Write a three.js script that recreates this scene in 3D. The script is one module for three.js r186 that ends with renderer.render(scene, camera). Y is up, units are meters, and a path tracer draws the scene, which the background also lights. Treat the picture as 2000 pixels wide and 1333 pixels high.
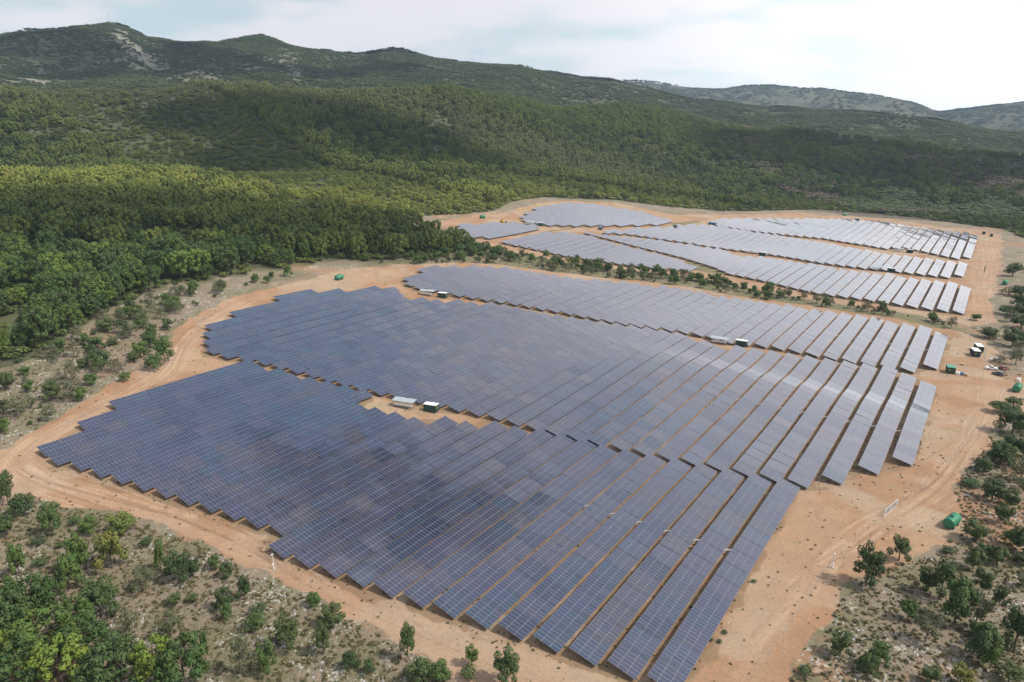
import * as THREE from 'three';
import { mergeGeometries } from 'three/addons/utils/BufferGeometryUtils.js';

// ---------------------------------------------------------------- camera, sky, sun, exposure
const scene = new THREE.Scene();
const EYE = 97.8;
const camera = new THREE.PerspectiveCamera(51.9, 1024 / 682, 1, 20000);
camera.rotation.order = 'YXZ';
camera.position.set(0, EYE, 0);
camera.rotation.set(THREE.MathUtils.degToRad(-16.6), THREE.MathUtils.degToRad(34.4), 0);
scene.add(camera);

const renderer = new THREE.WebGLRenderer({ antialias: true });
renderer.toneMapping = THREE.LinearToneMapping;
renderer.toneMappingExposure = 0.83;
renderer.shadowMap.enabled = true;
renderer.shadowMap.type = THREE.PCFSoftShadowMap;

const SUN = new THREE.Vector3(0.60, 0.77, -0.20).normalize();
const sun = new THREE.DirectionalLight(new THREE.Color().setRGB(1.0, 0.93, 0.82), 5.0);
sun.position.copy(SUN).multiplyScalar(3000);
sun.target.position.set(-100, 0, -300);
sun.position.add(sun.target.position);
sun.castShadow = true;
sun.shadow.radius = 2.5;
sun.shadow.mapSize.set(4096, 4096);
Object.assign(sun.shadow.camera, { left: -900, right: 900, top: 900, bottom: -900, near: 10, far: 6000 });
scene.add(sun, sun.target);

scene.fog = new THREE.FogExp2(new THREE.Color().setRGB(0.60, 0.78, 1.0), 0.00007);

// seeded generators and noise
function rng(seed) { let s = seed >>> 0; return () => { s = (s + 0x6d2b79f5) | 0; let t = Math.imul(s ^ (s >>> 15), 1 | s); t = (t + Math.imul(t ^ (t >>> 7), 61 | t)) ^ t; return ((t ^ (t >>> 14)) >>> 0) / 4294967296; }; }
const NT = 256, noiseTab = new Float32Array(NT * NT);
{ const r = rng(11); for (let i = 0; i < NT * NT; i++) noiseTab[i] = r(); }
function vnoise(x, y) {
  const xf = Math.floor(x), yf = Math.floor(y);
  let u = x - xf, v = y - yf; u = u * u * (3 - 2 * u); v = v * v * (3 - 2 * v);
  const x0 = xf & 255, x1 = (xf + 1) & 255, y0 = (yf & 255) * NT, y1 = ((yf + 1) & 255) * NT;
  const a = noiseTab[y0 + x0], b = noiseTab[y0 + x1], c = noiseTab[y1 + x0], d = noiseTab[y1 + x1];
  return a + (b - a) * u + (c - a) * v + (a - b - c + d) * u * v;
}
function fbm(x, y, n = 4) { let s = 0, w = 0.5, t = 0; for (let i = 0; i < n; i++) { s += w * vnoise(x, y); t += w; w *= 0.5; const q = x * 1.62 + y * 1.18; y = y * 1.62 - x * 1.18 + 7.3; x = q + 3.1; } return s / t; }
const clamp = (v, a = 0, b = 1) => Math.min(b, Math.max(a, v));
const smooth = (a, b, v) => { const t = clamp((v - a) / (b - a)); return t * t * (3 - 2 * t); };
const mix = (a, b, t) => a + (b - a) * t;

// a pale, thinly clouded sky, brighter around the sun
{
  const W = 1536, H = 768, d = new Float32Array(W * H * 4);
  for (let j = 0; j < H; j++) {
    const el = ((j + 0.5) / H - 0.5) * Math.PI, y = Math.sin(el), c = Math.cos(el);
    for (let i = 0; i < W; i++) {
      const az = ((i + 0.5) / W - 0.5) * 2 * Math.PI, x = c * Math.cos(az), z = c * Math.sin(az);
      const up = Math.max(y, 0), k = 1 / (up + 0.10);
      const cu = x * k, cv = z * k;
      const t = Math.pow(up, 0.62);
      // air
      let r = mix(0.92, 0.19, t), g = mix(1.09, 0.33, t), b = mix(1.10, 0.56, t);
      // cloud sheets
      const n = fbm(cu * 1.3 + 5, cv * 1.3 + 2, 5), m = fbm(cu * 4.1 + 31, cv * 4.1 + 9, 4);
      const cover = smooth(0.33, 0.60, n * 0.75 + m * 0.25);
      const dens = smooth(0.42, 0.80, n * 0.6 + m * 0.4);
      const cl = mix(1.10, 0.30, mix(dens, 1, 0.35) * smooth(0.36, 0.74, up));
      r = mix(r, cl, cover * 0.9); g = mix(g, cl * 0.965, cover * 0.9); b = mix(b, cl * 1.01, cover * 0.9);
      const s = Math.max(0, x * SUN.x + y * SUN.y + z * SUN.z);
      const side = (x * SUN.x + z * SUN.z) / Math.hypot(SUN.x, SUN.z) / Math.max(c, 0.05);
      const glow = 2.15 * Math.exp(-up / 0.40) * smooth(-0.40, 1.0, side) + 0.8 * Math.pow(s, 7) + 1.0 * Math.pow(s, 40);   // bright haze low on the sun's side, and around the sun
      r += glow; g += glow * 0.97; b += glow * 0.92;
      if (y < 0) { const q = smooth(0, -0.12, y); r = mix(r, 0.30, q); g = mix(g, 0.28, q); b = mix(b, 0.22, q); }
      const o = (j * W + i) * 4; d[o] = r; d[o + 1] = g; d[o + 2] = b; d[o + 3] = 1;
    }
  }
  const sky = new THREE.DataTexture(d, W, H, THREE.RGBAFormat, THREE.FloatType);
  sky.mapping = THREE.EquirectangularReflectionMapping; sky.magFilter = THREE.LinearFilter; sky.minFilter = THREE.LinearFilter; sky.wrapS = THREE.RepeatWrapping; sky.needsUpdate = true;
  scene.background = sky; scene.environment = sky;
}

// Surveyed ground plan in metres: [x, distance along the rows]; rows of tables run along z.
const FIELDS = {
  b1: [[-221.5,76.9],[-228.5,94.0],[-234.7,104.1],[-241.2,121.4],[-241.5,157.2],[-214.7,163.0],[-186.4,170.6],[-178.3,168.3],[-175.3,163.6],[-168.6,161.9],[-157.9,164.7],[-151.4,167.9],[-143.5,172.2],[-135.8,175.1],[-133.7,182.7],[-113.0,186.3],[-98.5,188.4],[-89.4,188.7],[-72.9,191.0],[-56.9,191.5],[-42.3,192.9],[-33.6,193.3],[-33.5,138.9],[-33.1,104.6],[-33.1,101.2],[-38.5,100.9],[-48.8,99.5],[-64.0,97.4],[-79.5,95.0],[-95.5,92.6],[-112.6,90.1],[-127.7,87.9],[-135.5,89.1],[-134.6,94.0],[-144.7,92.0],[-160.5,89.1],[-175.8,85.7],[-190.3,82.3],[-204.9,79.0],[-213.4,76.1]],
  b2: [[-258.6,155.5],[-273.5,165.4],[-280.9,171.5],[-282.4,177.1],[-289.5,194.2],[-293.1,208.4],[-297.0,235.3],[-285.1,262.1],[-279.0,273.5],[-277.2,285.9],[-262.9,276.0],[-255.6,274.9],[-242.1,284.6],[-209.3,305.7],[-180.5,311.5],[-143.6,314.9],[-125.2,323.4],[-118.3,322.2],[-103.4,313.7],[-94.4,313.3],[-78.4,320.6],[-62.4,324.1],[-47.5,326.1],[-32.0,325.5],[-15.4,320.0],[-8.7,307.8],[-8.7,231.6],[-16.5,219.2],[-23.9,207.4],[-31.4,194.8],[-39.3,193.9],[-54.6,191.9],[-70.3,190.2],[-102.3,186.6],[-134.5,183.7],[-158.1,178.4],[-186.8,170.9],[-211.7,167.4],[-235.4,162.2],[-252.4,155.0]],
  b3: [[-286.0,304.0],[-290.6,337.6],[-283.0,348.9],[-267.6,367.0],[-246.1,380.2],[-213.9,390.9],[-182.1,411.4],[-156.1,415.5],[-127.7,418.4],[-103.3,418.5],[-85.4,416.3],[-63.2,414.2],[-47.4,411.6],[-32.4,409.0],[-19.1,404.8],[-10.3,400.5],[-10.3,342.9],[-17.4,327.3],[-25.1,326.9],[-31.9,326.4],[-39.6,326.2],[-54.4,325.8],[-69.3,326.9],[-84.9,326.0],[-98.4,322.4],[-108.4,325.6],[-124.6,325.1],[-146.0,319.9],[-183.0,315.6],[-211.6,308.9],[-239.2,298.8],[-265.3,292.0],[-273.6,292.6]],
  f1: [[-357.4,427.6],[-360.8,459.5],[-356.4,489.4],[-344.0,510.2],[-327.7,516.3],[-319.0,504.2],[-317.9,486.7],[-320.3,460.5],[-321.5,431.2],[-332.0,422.5],[-345.9,424.3]],
  f2: [[-351.4,526.9],[-364.8,558.2],[-375.3,602.3],[-374.8,641.8],[-360.2,670.5],[-337.0,684.9],[-305.0,692.5],[-267.6,677.7],[-267.0,643.9],[-275.2,614.8],[-286.9,584.5],[-307.8,545.7],[-326.1,523.7],[-340.6,521.4]],
  f3: [[-308.9,433.8],[-310.6,453.6],[-306.7,484.8],[-302.6,514.7],[-282.8,519.3],[-252.9,516.6],[-223.9,512.3],[-189.4,500.2],[-171.2,483.2],[-172.1,470.5],[-187.2,465.5],[-206.7,456.6],[-229.1,452.5],[-257.7,442.8],[-282.0,438.8],[-297.5,434.4]],
  f4: [[-288.1,528.8],[-270.3,536.9],[-243.4,555.7],[-210.0,569.7],[-183.1,574.5],[-164.5,556.0],[-143.4,566.2],[-120.0,565.6],[-89.1,556.8],[-68.3,554.5],[-56.9,555.5],[-35.5,548.1],[-20.4,548.1],[-5.9,528.8],[-6.5,453.1],[-26.8,452.0],[-54.1,457.9],[-85.3,461.8],[-118.8,475.8],[-148.2,481.2],[-159.5,492.9],[-189.5,510.8],[-208.9,517.6],[-256.6,524.0],[-281.4,525.5]],
  f5: [[-275.7,542.7],[-276.8,564.5],[-263.9,612.7],[-248.6,677.3],[-226.9,689.7],[-186.5,689.3],[-148.5,688.5],[-129.0,681.1],[-91.6,659.9],[-66.4,645.9],[-47.5,641.1],[-26.4,641.5],[-12.6,637.4],[-12.1,583.8],[-20.0,565.2],[-57.2,571.5],[-73.9,569.8],[-106.9,573.9],[-136.3,584.7],[-157.4,587.6],[-181.5,582.8],[-215.0,576.7],[-247.3,564.3],[-259.4,559.2]],
  f6: [[-240.6,706.4],[-240.1,744.6],[-209.2,808.0],[-165.6,858.1],[-136.2,874.7],[-101.0,884.9],[-68.6,860.4],[-39.5,845.9],[-19.1,836.8],[-11.7,807.4],[-11.2,677.7],[-17.9,655.7],[-31.6,666.7],[-47.5,680.7],[-60.2,691.8],[-76.2,677.4],[-92.2,690.3],[-129.9,707.3],[-151.5,701.4],[-187.4,692.4],[-227.9,692.8]]
};
const AREAS = {
  dirt1: [[-68.0,82.6],[-84.1,83.2],[-95.6,83.2],[-111.2,83.0],[-116.9,82.1],[-146.7,81.4],[-162.8,77.7],[-174.6,76.3],[-188.4,69.0],[-202.3,66.4],[-200.8,58.6],[-214.2,56.7],[-231.5,63.0],[-232.5,71.0],[-239.2,86.6],[-253.3,111.3],[-262.0,135.2],[-282.3,156.1],[-291.8,164.4],[-302.9,181.5],[-312.3,210.5],[-317.7,257.9],[-323.8,286.4],[-313.2,319.3],[-300.7,349.5],[-276.4,379.1],[-232.8,400.4],[-189.4,427.6],[-160.0,434.5],[-130.6,437.4],[-101.9,436.5],[-63.8,433.5],[-37.1,430.5],[-12.0,419.4],[-2.5,411.7],[7.4,401.0],[10.8,386.1],[10.4,346.4],[14.9,340.2],[30.5,348.6],[28.8,304.7],[14.3,297.7],[9.2,255.2],[2.2,221.7],[4.7,206.2],[5.6,188.9],[1.4,178.6],[-11.8,161.7],[-14.4,148.7],[-15.0,130.9],[-17.9,116.9],[-19.7,103.4],[-54.5,79.5]],
  dirt2: [[-372.2,415.4],[-383.5,460.5],[-386.6,485.4],[-382.9,518.0],[-380.3,555.3],[-389.1,624.3],[-389.0,665.9],[-353.6,718.0],[-281.8,719.9],[-256.3,775.9],[-198.4,903.5],[-175.0,904.2],[-145.2,928.5],[-95.6,926.5],[-41.9,886.6],[-13.9,880.9],[8.5,854.6],[9.7,646.2],[6.1,501.4],[10.4,444.6],[-1.0,429.3],[-13.0,436.2],[-25.4,438.5],[-51.4,440.5],[-80.2,445.6],[-113.2,455.6],[-147.1,456.8],[-163.2,461.9],[-199.2,448.9],[-232.3,435.2],[-269.7,426.6],[-301.0,413.0],[-324.2,425.1],[-353.6,411.9]],
  link: [[-153.6,475.8],[-121.9,463.4],[-101.6,435.1],[-129.7,434.6],[-144.0,447.8]],
  grassA: [[-302.3,462.8],[-312.5,494.0],[-310.6,532.7],[-305.3,550.7],[-307.4,518.6],[-309.4,481.3]],
  grassB: [[-195.5,516.0],[-161.1,497.9],[-148.1,481.0],[-161.9,478.5],[-174.9,483.3]],
  grassC: [[-265.3,665.6],[-256.4,712.8],[-248.5,706.3],[-254.6,665.5]],
  pad1: [[-177.7,165.8],[-175.4,175.3],[-154.4,179.7],[-140.4,182.5],[-137.7,177.5],[-147.4,171.3],[-160.1,167.0],[-170.2,163.5]],
  tracks: [[-33.6,106.2],[-29.6,138.3],[-24.4,168.5],[-24.3,186.4],[-17.0,204.9],[-7.0,235.3],[1.9,275.1],[2.7,333.4]],
  open: [[-257.1,5.4],[-296.5,96.5],[-294.7,106.0],[-309.3,125.7],[-329.5,154.0],[-346.1,192.5],[-345.0,218.2],[-344.7,254.6],[-342.8,299.6],[-324.6,321.8],[-312.1,368.3],[-300.5,399.9],[-303.0,412.6],[-320.2,407.3],[-346.6,392.0],[-378.1,392.9],[-402.1,455.9],[-389.3,534.7],[-406.5,593.6],[-409.3,656.6],[-363.5,738.0],[-309.1,757.3],[-265.4,802.4],[-186.1,957.7],[-131.9,990.7],[-72.7,961.2],[-20.1,922.5],[8.0,905.7],[25.0,836.0],[217.5,699.1],[80.5,151.6],[-120.2,-10.4]],
  strip: [[-324.6,312.8],[-311.1,367.2],[-302.2,408.3],[-269.7,426.6],[-233.0,436.6],[-199.2,448.9],[-163.2,461.9],[-147.1,456.8],[-112.4,452.6],[-79.6,442.7],[-51.0,437.8],[-24.9,433.4],[-3.0,423.1],[-2.5,411.7],[-20.1,418.7],[-36.2,423.0],[-62.7,427.0],[-88.5,430.2],[-132.2,432.4],[-161.4,429.3],[-187.6,423.5],[-221.3,404.4],[-253.6,391.7],[-275.6,378.0],[-291.3,359.2],[-306.8,331.3]],
  fence: [[-23.4,114.4],[-21.0,138.0],[-18.8,161.8],[-15.2,176.9],[-10.7,193.8],[-5.0,213.1],[4.7,259.6],[6.2,321.2],[6.0,378.1],[1.2,399.9],[-9.2,411.8],[-23.6,418.8],[-63.1,429.6],[-108.5,438.1],[-158.3,430.4],[-204.8,420.4],[-249.6,395.1],[-275.6,378.0],[-299.9,348.5],[-308.2,314.1],[-307.0,256.0],[-304.5,213.9],[-293.7,178.1],[-264.1,150.4],[-254.1,130.6],[-241.7,105.3],[-224.3,75.8],[-217.3,70.1],[-194.7,71.9],[-164.9,79.0],[-128.7,85.6],[-107.6,85.6],[-85.1,87.3],[-61.3,89.5],[-55.0,90.4],[-37.3,94.0],[-26.2,101.5]],
  soil: [[-12.7,161.1],[1.4,178.6],[5.6,188.9],[4.7,206.2],[2.2,221.7],[9.2,255.2],[13.8,267.9],[7.5,208.1],[7.2,187.4],[3.7,174.8],[-6.1,158.7]]
};
const LINES = {
  road: [[-25.7,111.5],[-21.1,153.0],[-13.6,181.5],[-0.2,216.4],[6.3,257.9],[10.0,303.9],[7.1,369.6]],
  road2: [[-55.5,89.3],[-76.6,86.9],[-98.3,85.9],[-121.4,85.7],[-147.0,84.4],[-184.5,76.1],[-206.3,70.6],[-219.2,70.3],[-227.4,77.1],[-233.3,88.4],[-249.6,131.9],[-278.1,161.0],[-302.8,206.6],[-309.0,265.1],[-304.8,315.1]],
  road3: [[5.7,431.4],[0.0,550.2],[1.2,696.2],[-1.4,817.9]],
  ditch: [[-28.2,109.8],[-25.3,137.1],[-22.7,156.7],[-21.0,169.6],[-23.1,174.9],[-26.3,181.8],[-26.1,190.0]],
  ditch2: [[-7.4,315.4],[-2.9,304.7],[1.1,291.7],[1.7,269.7],[-1.0,248.3],[-6.8,233.3],[-13.5,218.6],[-20.2,208.2]]
};
// Ridges: [bearing in radians, rise per metre of distance]
const RIDGES = {
  mid: [[-1.3672,0.0394],[-1.2027,0.0478],[-1.1031,0.0519],[-0.9909,0.0596],[-0.9311,0.0591],[-0.8436,0.0487],[-0.7909,0.0518],[-0.6895,0.059],[-0.6005,0.045],[-0.5312,0.0298],[-0.4628,0.0329],[-0.4092,0.0377],[-0.329,0.0167],[-0.2028,-0.0025],[-0.088,-0.0159],[0.0139,-0.0232],[0.1797,-0.025]],
  back: [[-1.3914,0.0854],[-1.279,0.1033],[-1.1926,0.107],[-1.1443,0.1135],[-1.119,0.1173],[-1.0979,0.1225],[-1.0873,0.1248],[-1.067,0.1196],[-1.0495,0.1105],[-1.0138,0.1084],[-0.9707,0.1092],[-0.9374,0.117],[-0.919,0.1201],[-0.8862,0.1105],[-0.8492,0.1032],[-0.8013,0.0975],[-0.7584,0.1033],[-0.7286,0.1018],[-0.6684,0.0917],[-0.6005,0.0894],[-0.5322,0.0739],[-0.4709,0.0664],[-0.4134,0.0538],[-0.3635,0.0437],[-0.2674,0.0345],[-0.2066,0.03],[-0.1203,0.0218],[-0.0662,0.0144],[-0.0144,0.0028],[0.0099,0.0],[0.1379,-0.002]],
  far: [[-0.6688,0.0707],[-0.5321,0.0707],[-0.471,0.0677],[-0.4307,0.0654],[-0.3643,0.0551],[-0.3319,0.0534],[-0.2944,0.0577],[-0.2574,0.057],[-0.2091,0.0524],[-0.1511,0.0452],[-0.1228,0.0399],[-0.0948,0.0308],[-0.0779,0.0231],[-0.0428,0.0265],[-0.0141,0.0298],[0.0044,0.0322],[0.0898,0.0422],[0.2022,0.0312]]
};
// Single trees: [x, along, height, width, kind]
const TREES = [
  [-200.3,60.3,13.6,4.8,"o"], [-192.4,60.3,7.9,6.5,"o"], [-186.1,54.0,8.4,5.4,"o"], [-178.6,61.1,11.5,5.6,"l"], [-168.4,49.6,11.0,4.2,"l"], [-169.0,54.3,3.2,4.3,"b"],
  [-176.8,57.2,3.3,3.3,"b"], [-172.7,66.9,6.2,5.0,"l"], [-158.3,57.9,14.0,5.6,"l"], [-155.1,54.2,11.2,6.5,"l"], [-155.0,63.4,13.0,7.9,"y"], [-166.1,71.7,7.6,7.6,"y"],
  [-157.1,72.7,2.9,3.4,"b"], [-144.7,69.2,11.1,3.0,"l"], [-138.5,69.7,9.8,6.8,"o"], [-136.9,72.1,7.1,3.9,"o"], [-141.5,63.3,8.1,6.3,"s"], [-140.8,53.8,12.0,8.8,"o"],
  [-136.0,76.9,4.8,2.9,"l"], [-130.7,76.6,5.4,3.6,"o"], [-121.0,74.3,7.7,3.2,"o"], [-131.4,64.5,5.1,3.3,"b"], [-129.3,67.3,3.3,2.8,"b"], [-123.0,58.7,8.0,6.2,"s"],
  [-121.8,69.6,7.1,4.5,"o"], [-118.4,68.1,5.1,3.1,"l"], [-107.1,81.3,4.4,3.5,"l"], [-98.8,79.0,7.1,5.9,"o"], [-94.1,72.6,8.9,3.3,"o"], [-101.1,69.6,10.1,5.2,"o"],
  [-111.1,69.6,4.7,4.8,"l"], [-114.3,72.8,4.2,3.5,"b"], [-102.2,60.8,13.2,5.1,"s"], [-98.7,63.3,9.8,4.2,"l"], [-110.9,58.4,9.8,1.7,"l"], [-129.9,54.0,8.5,5.2,"s"],
  [-87.2,72.7,5.1,2.8,"o"], [-179.0,66.5,3.3,3.4,"b"], [-172.3,59.9,2.6,2.7,"b"], [-106.9,81.4,4.1,2.6,"l"], [-79.6,80.9,10.8,3.4,"l"], [-68.7,86.6,6.0,3.1,"l"],
  [-87.2,73.3,4.5,2.8,"o"], [-86.3,74.1,2.5,2.2,"b"], [-83.3,74.2,4.0,2.7,"o"], [-73.9,77.9,6.5,5.8,"o"], [-70.6,79.9,6.3,5.0,"l"], [-67.1,83.7,3.9,3.8,"b"],
  [-60.6,86.7,9.6,5.9,"o"], [-10.8,156.3,14.0,7.1,"o"], [-5.9,171.1,8.8,5.5,"o"], [0.4,161.8,7.8,4.5,"o"], [3.3,161.0,12.4,6.5,"o"], [6.5,153.3,14.0,7.5,"l"],
  [10.1,153.7,12.1,5.3,"s"], [10.6,167.5,9.1,4.6,"o"], [13.4,183.4,6.0,5.0,"o"], [13.0,244.1,9.4,8.7,"o"], [8.9,237.6,4.2,4.8,"o"], [11.6,218.0,8.4,7.0,"o"],
  [15.5,214.6,7.6,5.3,"o"], [14.5,204.9,7.4,5.7,"o"], [8.3,191.3,7.8,6.7,"o"], [8.8,177.6,7.5,4.8,"o"], [10.8,184.4,5.0,4.1,"o"], [15.9,193.6,5.5,5.2,"l"],
  [14.0,165.0,7.0,3.6,"o"], [-1.7,148.8,6.6,4.2,"l"], [2.1,143.6,9.9,6.4,"s"], [11.2,144.2,10.7,6.7,"o"], [16.7,150.4,14.0,6.4,"o"], [-11.3,129.4,7.7,4.9,"o"],
  [-6.1,127.7,6.0,5.3,"o"], [-4.6,129.9,7.8,4.7,"l"], [-15.9,120.6,2.9,3.1,"b"], [3.9,131.4,5.3,4.3,"o"], [8.4,134.3,5.7,4.4,"y"], [12.9,142.4,7.7,3.7,"l"],
  [15.8,139.9,5.8,5.0,"o"], [-31.9,143.3,0.9,1.5,"b"], [-31.8,122.9,1.3,1.4,"b"], [-31.9,119.7,0.9,1.3,"b"], [-33.4,119.2,0.9,1.1,"b"], [3.6,187.4,1.1,1.7,"b"],
  [3.4,181.6,2.6,3.8,"b"], [6.2,223.9,2.9,6.5,"b"], [10.8,151.2,4.3,4.8,"o"], [18.3,186.3,4.1,4.5,"o"], [18.4,176.1,5.3,4.3,"s"], [18.0,229.4,5.3,5.3,"s"],
  [12.7,297.0,5.6,8.6,"o"], [16.2,274.7,11.8,12.0,"o"], [16.7,305.4,5.2,7.0,"o"], [18.3,271.5,8.7,6.3,"o"], [13.5,245.4,8.9,8.3,"o"], [8.9,236.1,5.5,5.6,"o"],
  [6.2,410.8,7.2,11.6,"s"], [-0.6,599.7,10.2,0.2,"b"], [16.4,602.9,12.8,25.1,"o"], [13.8,469.4,6.8,10.5,"o"], [20.3,525.6,9.0,13.2,"o"], [14.4,528.0,7.5,13.2,"s"],
  [11.5,364.9,5.5,6.2,"s"], [7.0,409.3,7.2,8.1,"o"], [16.4,400.0,11.8,11.3,"o"], [20.1,439.8,10.3,12.3,"o"], [19.4,387.2,9.2,9.9,"s"], [0.1,444.9,5.2,6.2,"l"],
  [-151.0,41.3,10.0,9.7,"p"], [-149.6,44.4,14.0,8.7,"p"], [-125.0,39.6,14.0,10.4,"q"], [-116.7,45.6,14.0,9.7,"p"], [-111.3,49.4,14.0,7.8,"q"], [-107.1,51.9,14.0,9.4,"p"],
  [-138.6,35.1,12.3,5.5,"q"], [-138.4,48.1,10.8,7.4,"p"], [-135.9,40.6,14.0,11.8,"p"], [-127.5,45.0,14.0,8.8,"p"], [-143.2,38.2,13.6,9.4,"p"], [-149.0,47.6,11.7,6.3,"p"],
  [-130.4,35.2,13.3,10.6,"p"], [-119.0,43.4,11.6,8.4,"p"], [-158.8,43.0,8.9,7.0,"p"], [-145.6,40.7,14.0,7.1,"p"], [-305.8,140.4,7.2,9.9,"o"], [-272.2,120.1,9.8,8.4,"o"],
  [-290.1,134.0,3.9,5.6,"o"], [-265.3,122.0,7.3,7.8,"s"], [-293.0,142.9,9.0,10.5,"s"], [-288.6,150.0,7.5,5.7,"o"], [-260.5,138.9,13.9,8.3,"l"], [-257.1,132.4,8.2,7.3,"l"],
  [-271.9,135.4,8.5,8.5,"l"], [-267.9,108.3,10.9,5.6,"s"], [-261.9,98.6,8.5,6.3,"s"], [-253.1,100.9,10.1,10.2,"s"], [-249.6,102.2,6.5,5.3,"l"], [-268.2,94.3,5.9,5.1,"l"],
  [-251.8,83.8,9.9,10.0,"s"], [-241.3,88.3,8.4,5.8,"s"], [-256.2,81.3,7.4,4.4,"o"], [-296.4,126.6,6.9,4.7,"l"], [-289.9,127.6,7.3,8.4,"l"], [-254.7,120.0,4.5,4.6,"l"],
  [-282.3,92.7,3.7,5.3,"o"], [-283.5,99.3,4.2,4.9,"l"], [-290.9,158.5,6.6,5.4,"o"], [-243.1,83.6,2.1,2.3,"b"],
];

// ---------------------------------------------------------------- helpers
const used = {};
const numbered = (n) => { used[n] = (used[n] || 0) + 1; return used[n] === 1 ? n : `${n}_${String(used[n] - 1).padStart(3, '0')}`; };
function shade(o) { o.traverse((m) => { if (m.isMesh) { m.castShadow = true; m.receiveShadow = true; } }); return o; }
function tag(o, label, category, group, kind) {
  if (label) o.userData.label = label;
  if (category) o.userData.category = category;
  if (group) o.userData.group = group;
  if (kind) o.userData.kind = kind;
  return o;
}
function top(o, name) { o.name = numbered(name); scene.add(o); return shade(o); }
function part(parent, name, geo, mat) { const m = new THREE.Mesh(geo, mat); m.name = name; m.castShadow = m.receiveShadow = true; parent.add(m); return m; }
function box(w, h, d, x = 0, y = 0, z = 0) { const g = new THREE.BoxGeometry(w, h, d); g.translate(x, y, z); return g; }
function cyl(r0, r1, h, x = 0, y = 0, z = 0, n = 8) { const g = new THREE.CylinderGeometry(r0, r1, h, n); g.translate(x, y, z); return g; }
function merge(list) { return mergeGeometries(list.map((g) => (g.index ? g.toNonIndexed() : g))); }
function rod(a, b, r0, r1 = r0, n = 6) {
  const A = new THREE.Vector3(...a), B = new THREE.Vector3(...b), L = A.distanceTo(B), g = new THREE.CylinderGeometry(r1, r0, L, n);
  g.translate(0, L / 2, 0);
  g.applyQuaternion(new THREE.Quaternion().setFromUnitVectors(new THREE.Vector3(0, 1, 0), B.clone().sub(A).normalize()));
  g.translate(A.x, A.y, A.z); return g;
}
const lin = (r, g, b) => new THREE.Color().setRGB(r, g, b);
const std = (c, roughness = 0.8, metalness = 0, extra = {}) => new THREE.MeshStandardMaterial({ color: lin(...c), roughness, metalness, ...extra });
function inside(poly, x, a) { let c = false; for (let i = 0, j = poly.length - 1; i < poly.length; j = i++) { const [xi, yi] = poly[i], [xj, yj] = poly[j]; if ((yi > a) !== (yj > a) && x < ((xj - xi) * (a - yi)) / (yj - yi) + xi) c = !c; } return c; }
function toLine(line, x, a) { let best = 1e9; for (let i = 1; i < line.length; i++) { const [x0, y0] = line[i - 1], [x1, y1] = line[i]; const dx = x1 - x0, dy = y1 - y0, t = clamp(((x - x0) * dx + (a - y0) * dy) / (dx * dx + dy * dy)); best = Math.min(best, Math.hypot(x - x0 - t * dx, a - y0 - t * dy)); } return best; }
function lookup(tab, t) { if (t <= tab[0][0]) return tab[0][1]; for (let i = 1; i < tab.length; i++) if (t <= tab[i][0]) { const [x0, y0] = tab[i - 1], [x1, y1] = tab[i]; return mix(y0, y1, (t - x0) / (x1 - x0)); } return tab[tab.length - 1][1]; }

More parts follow.
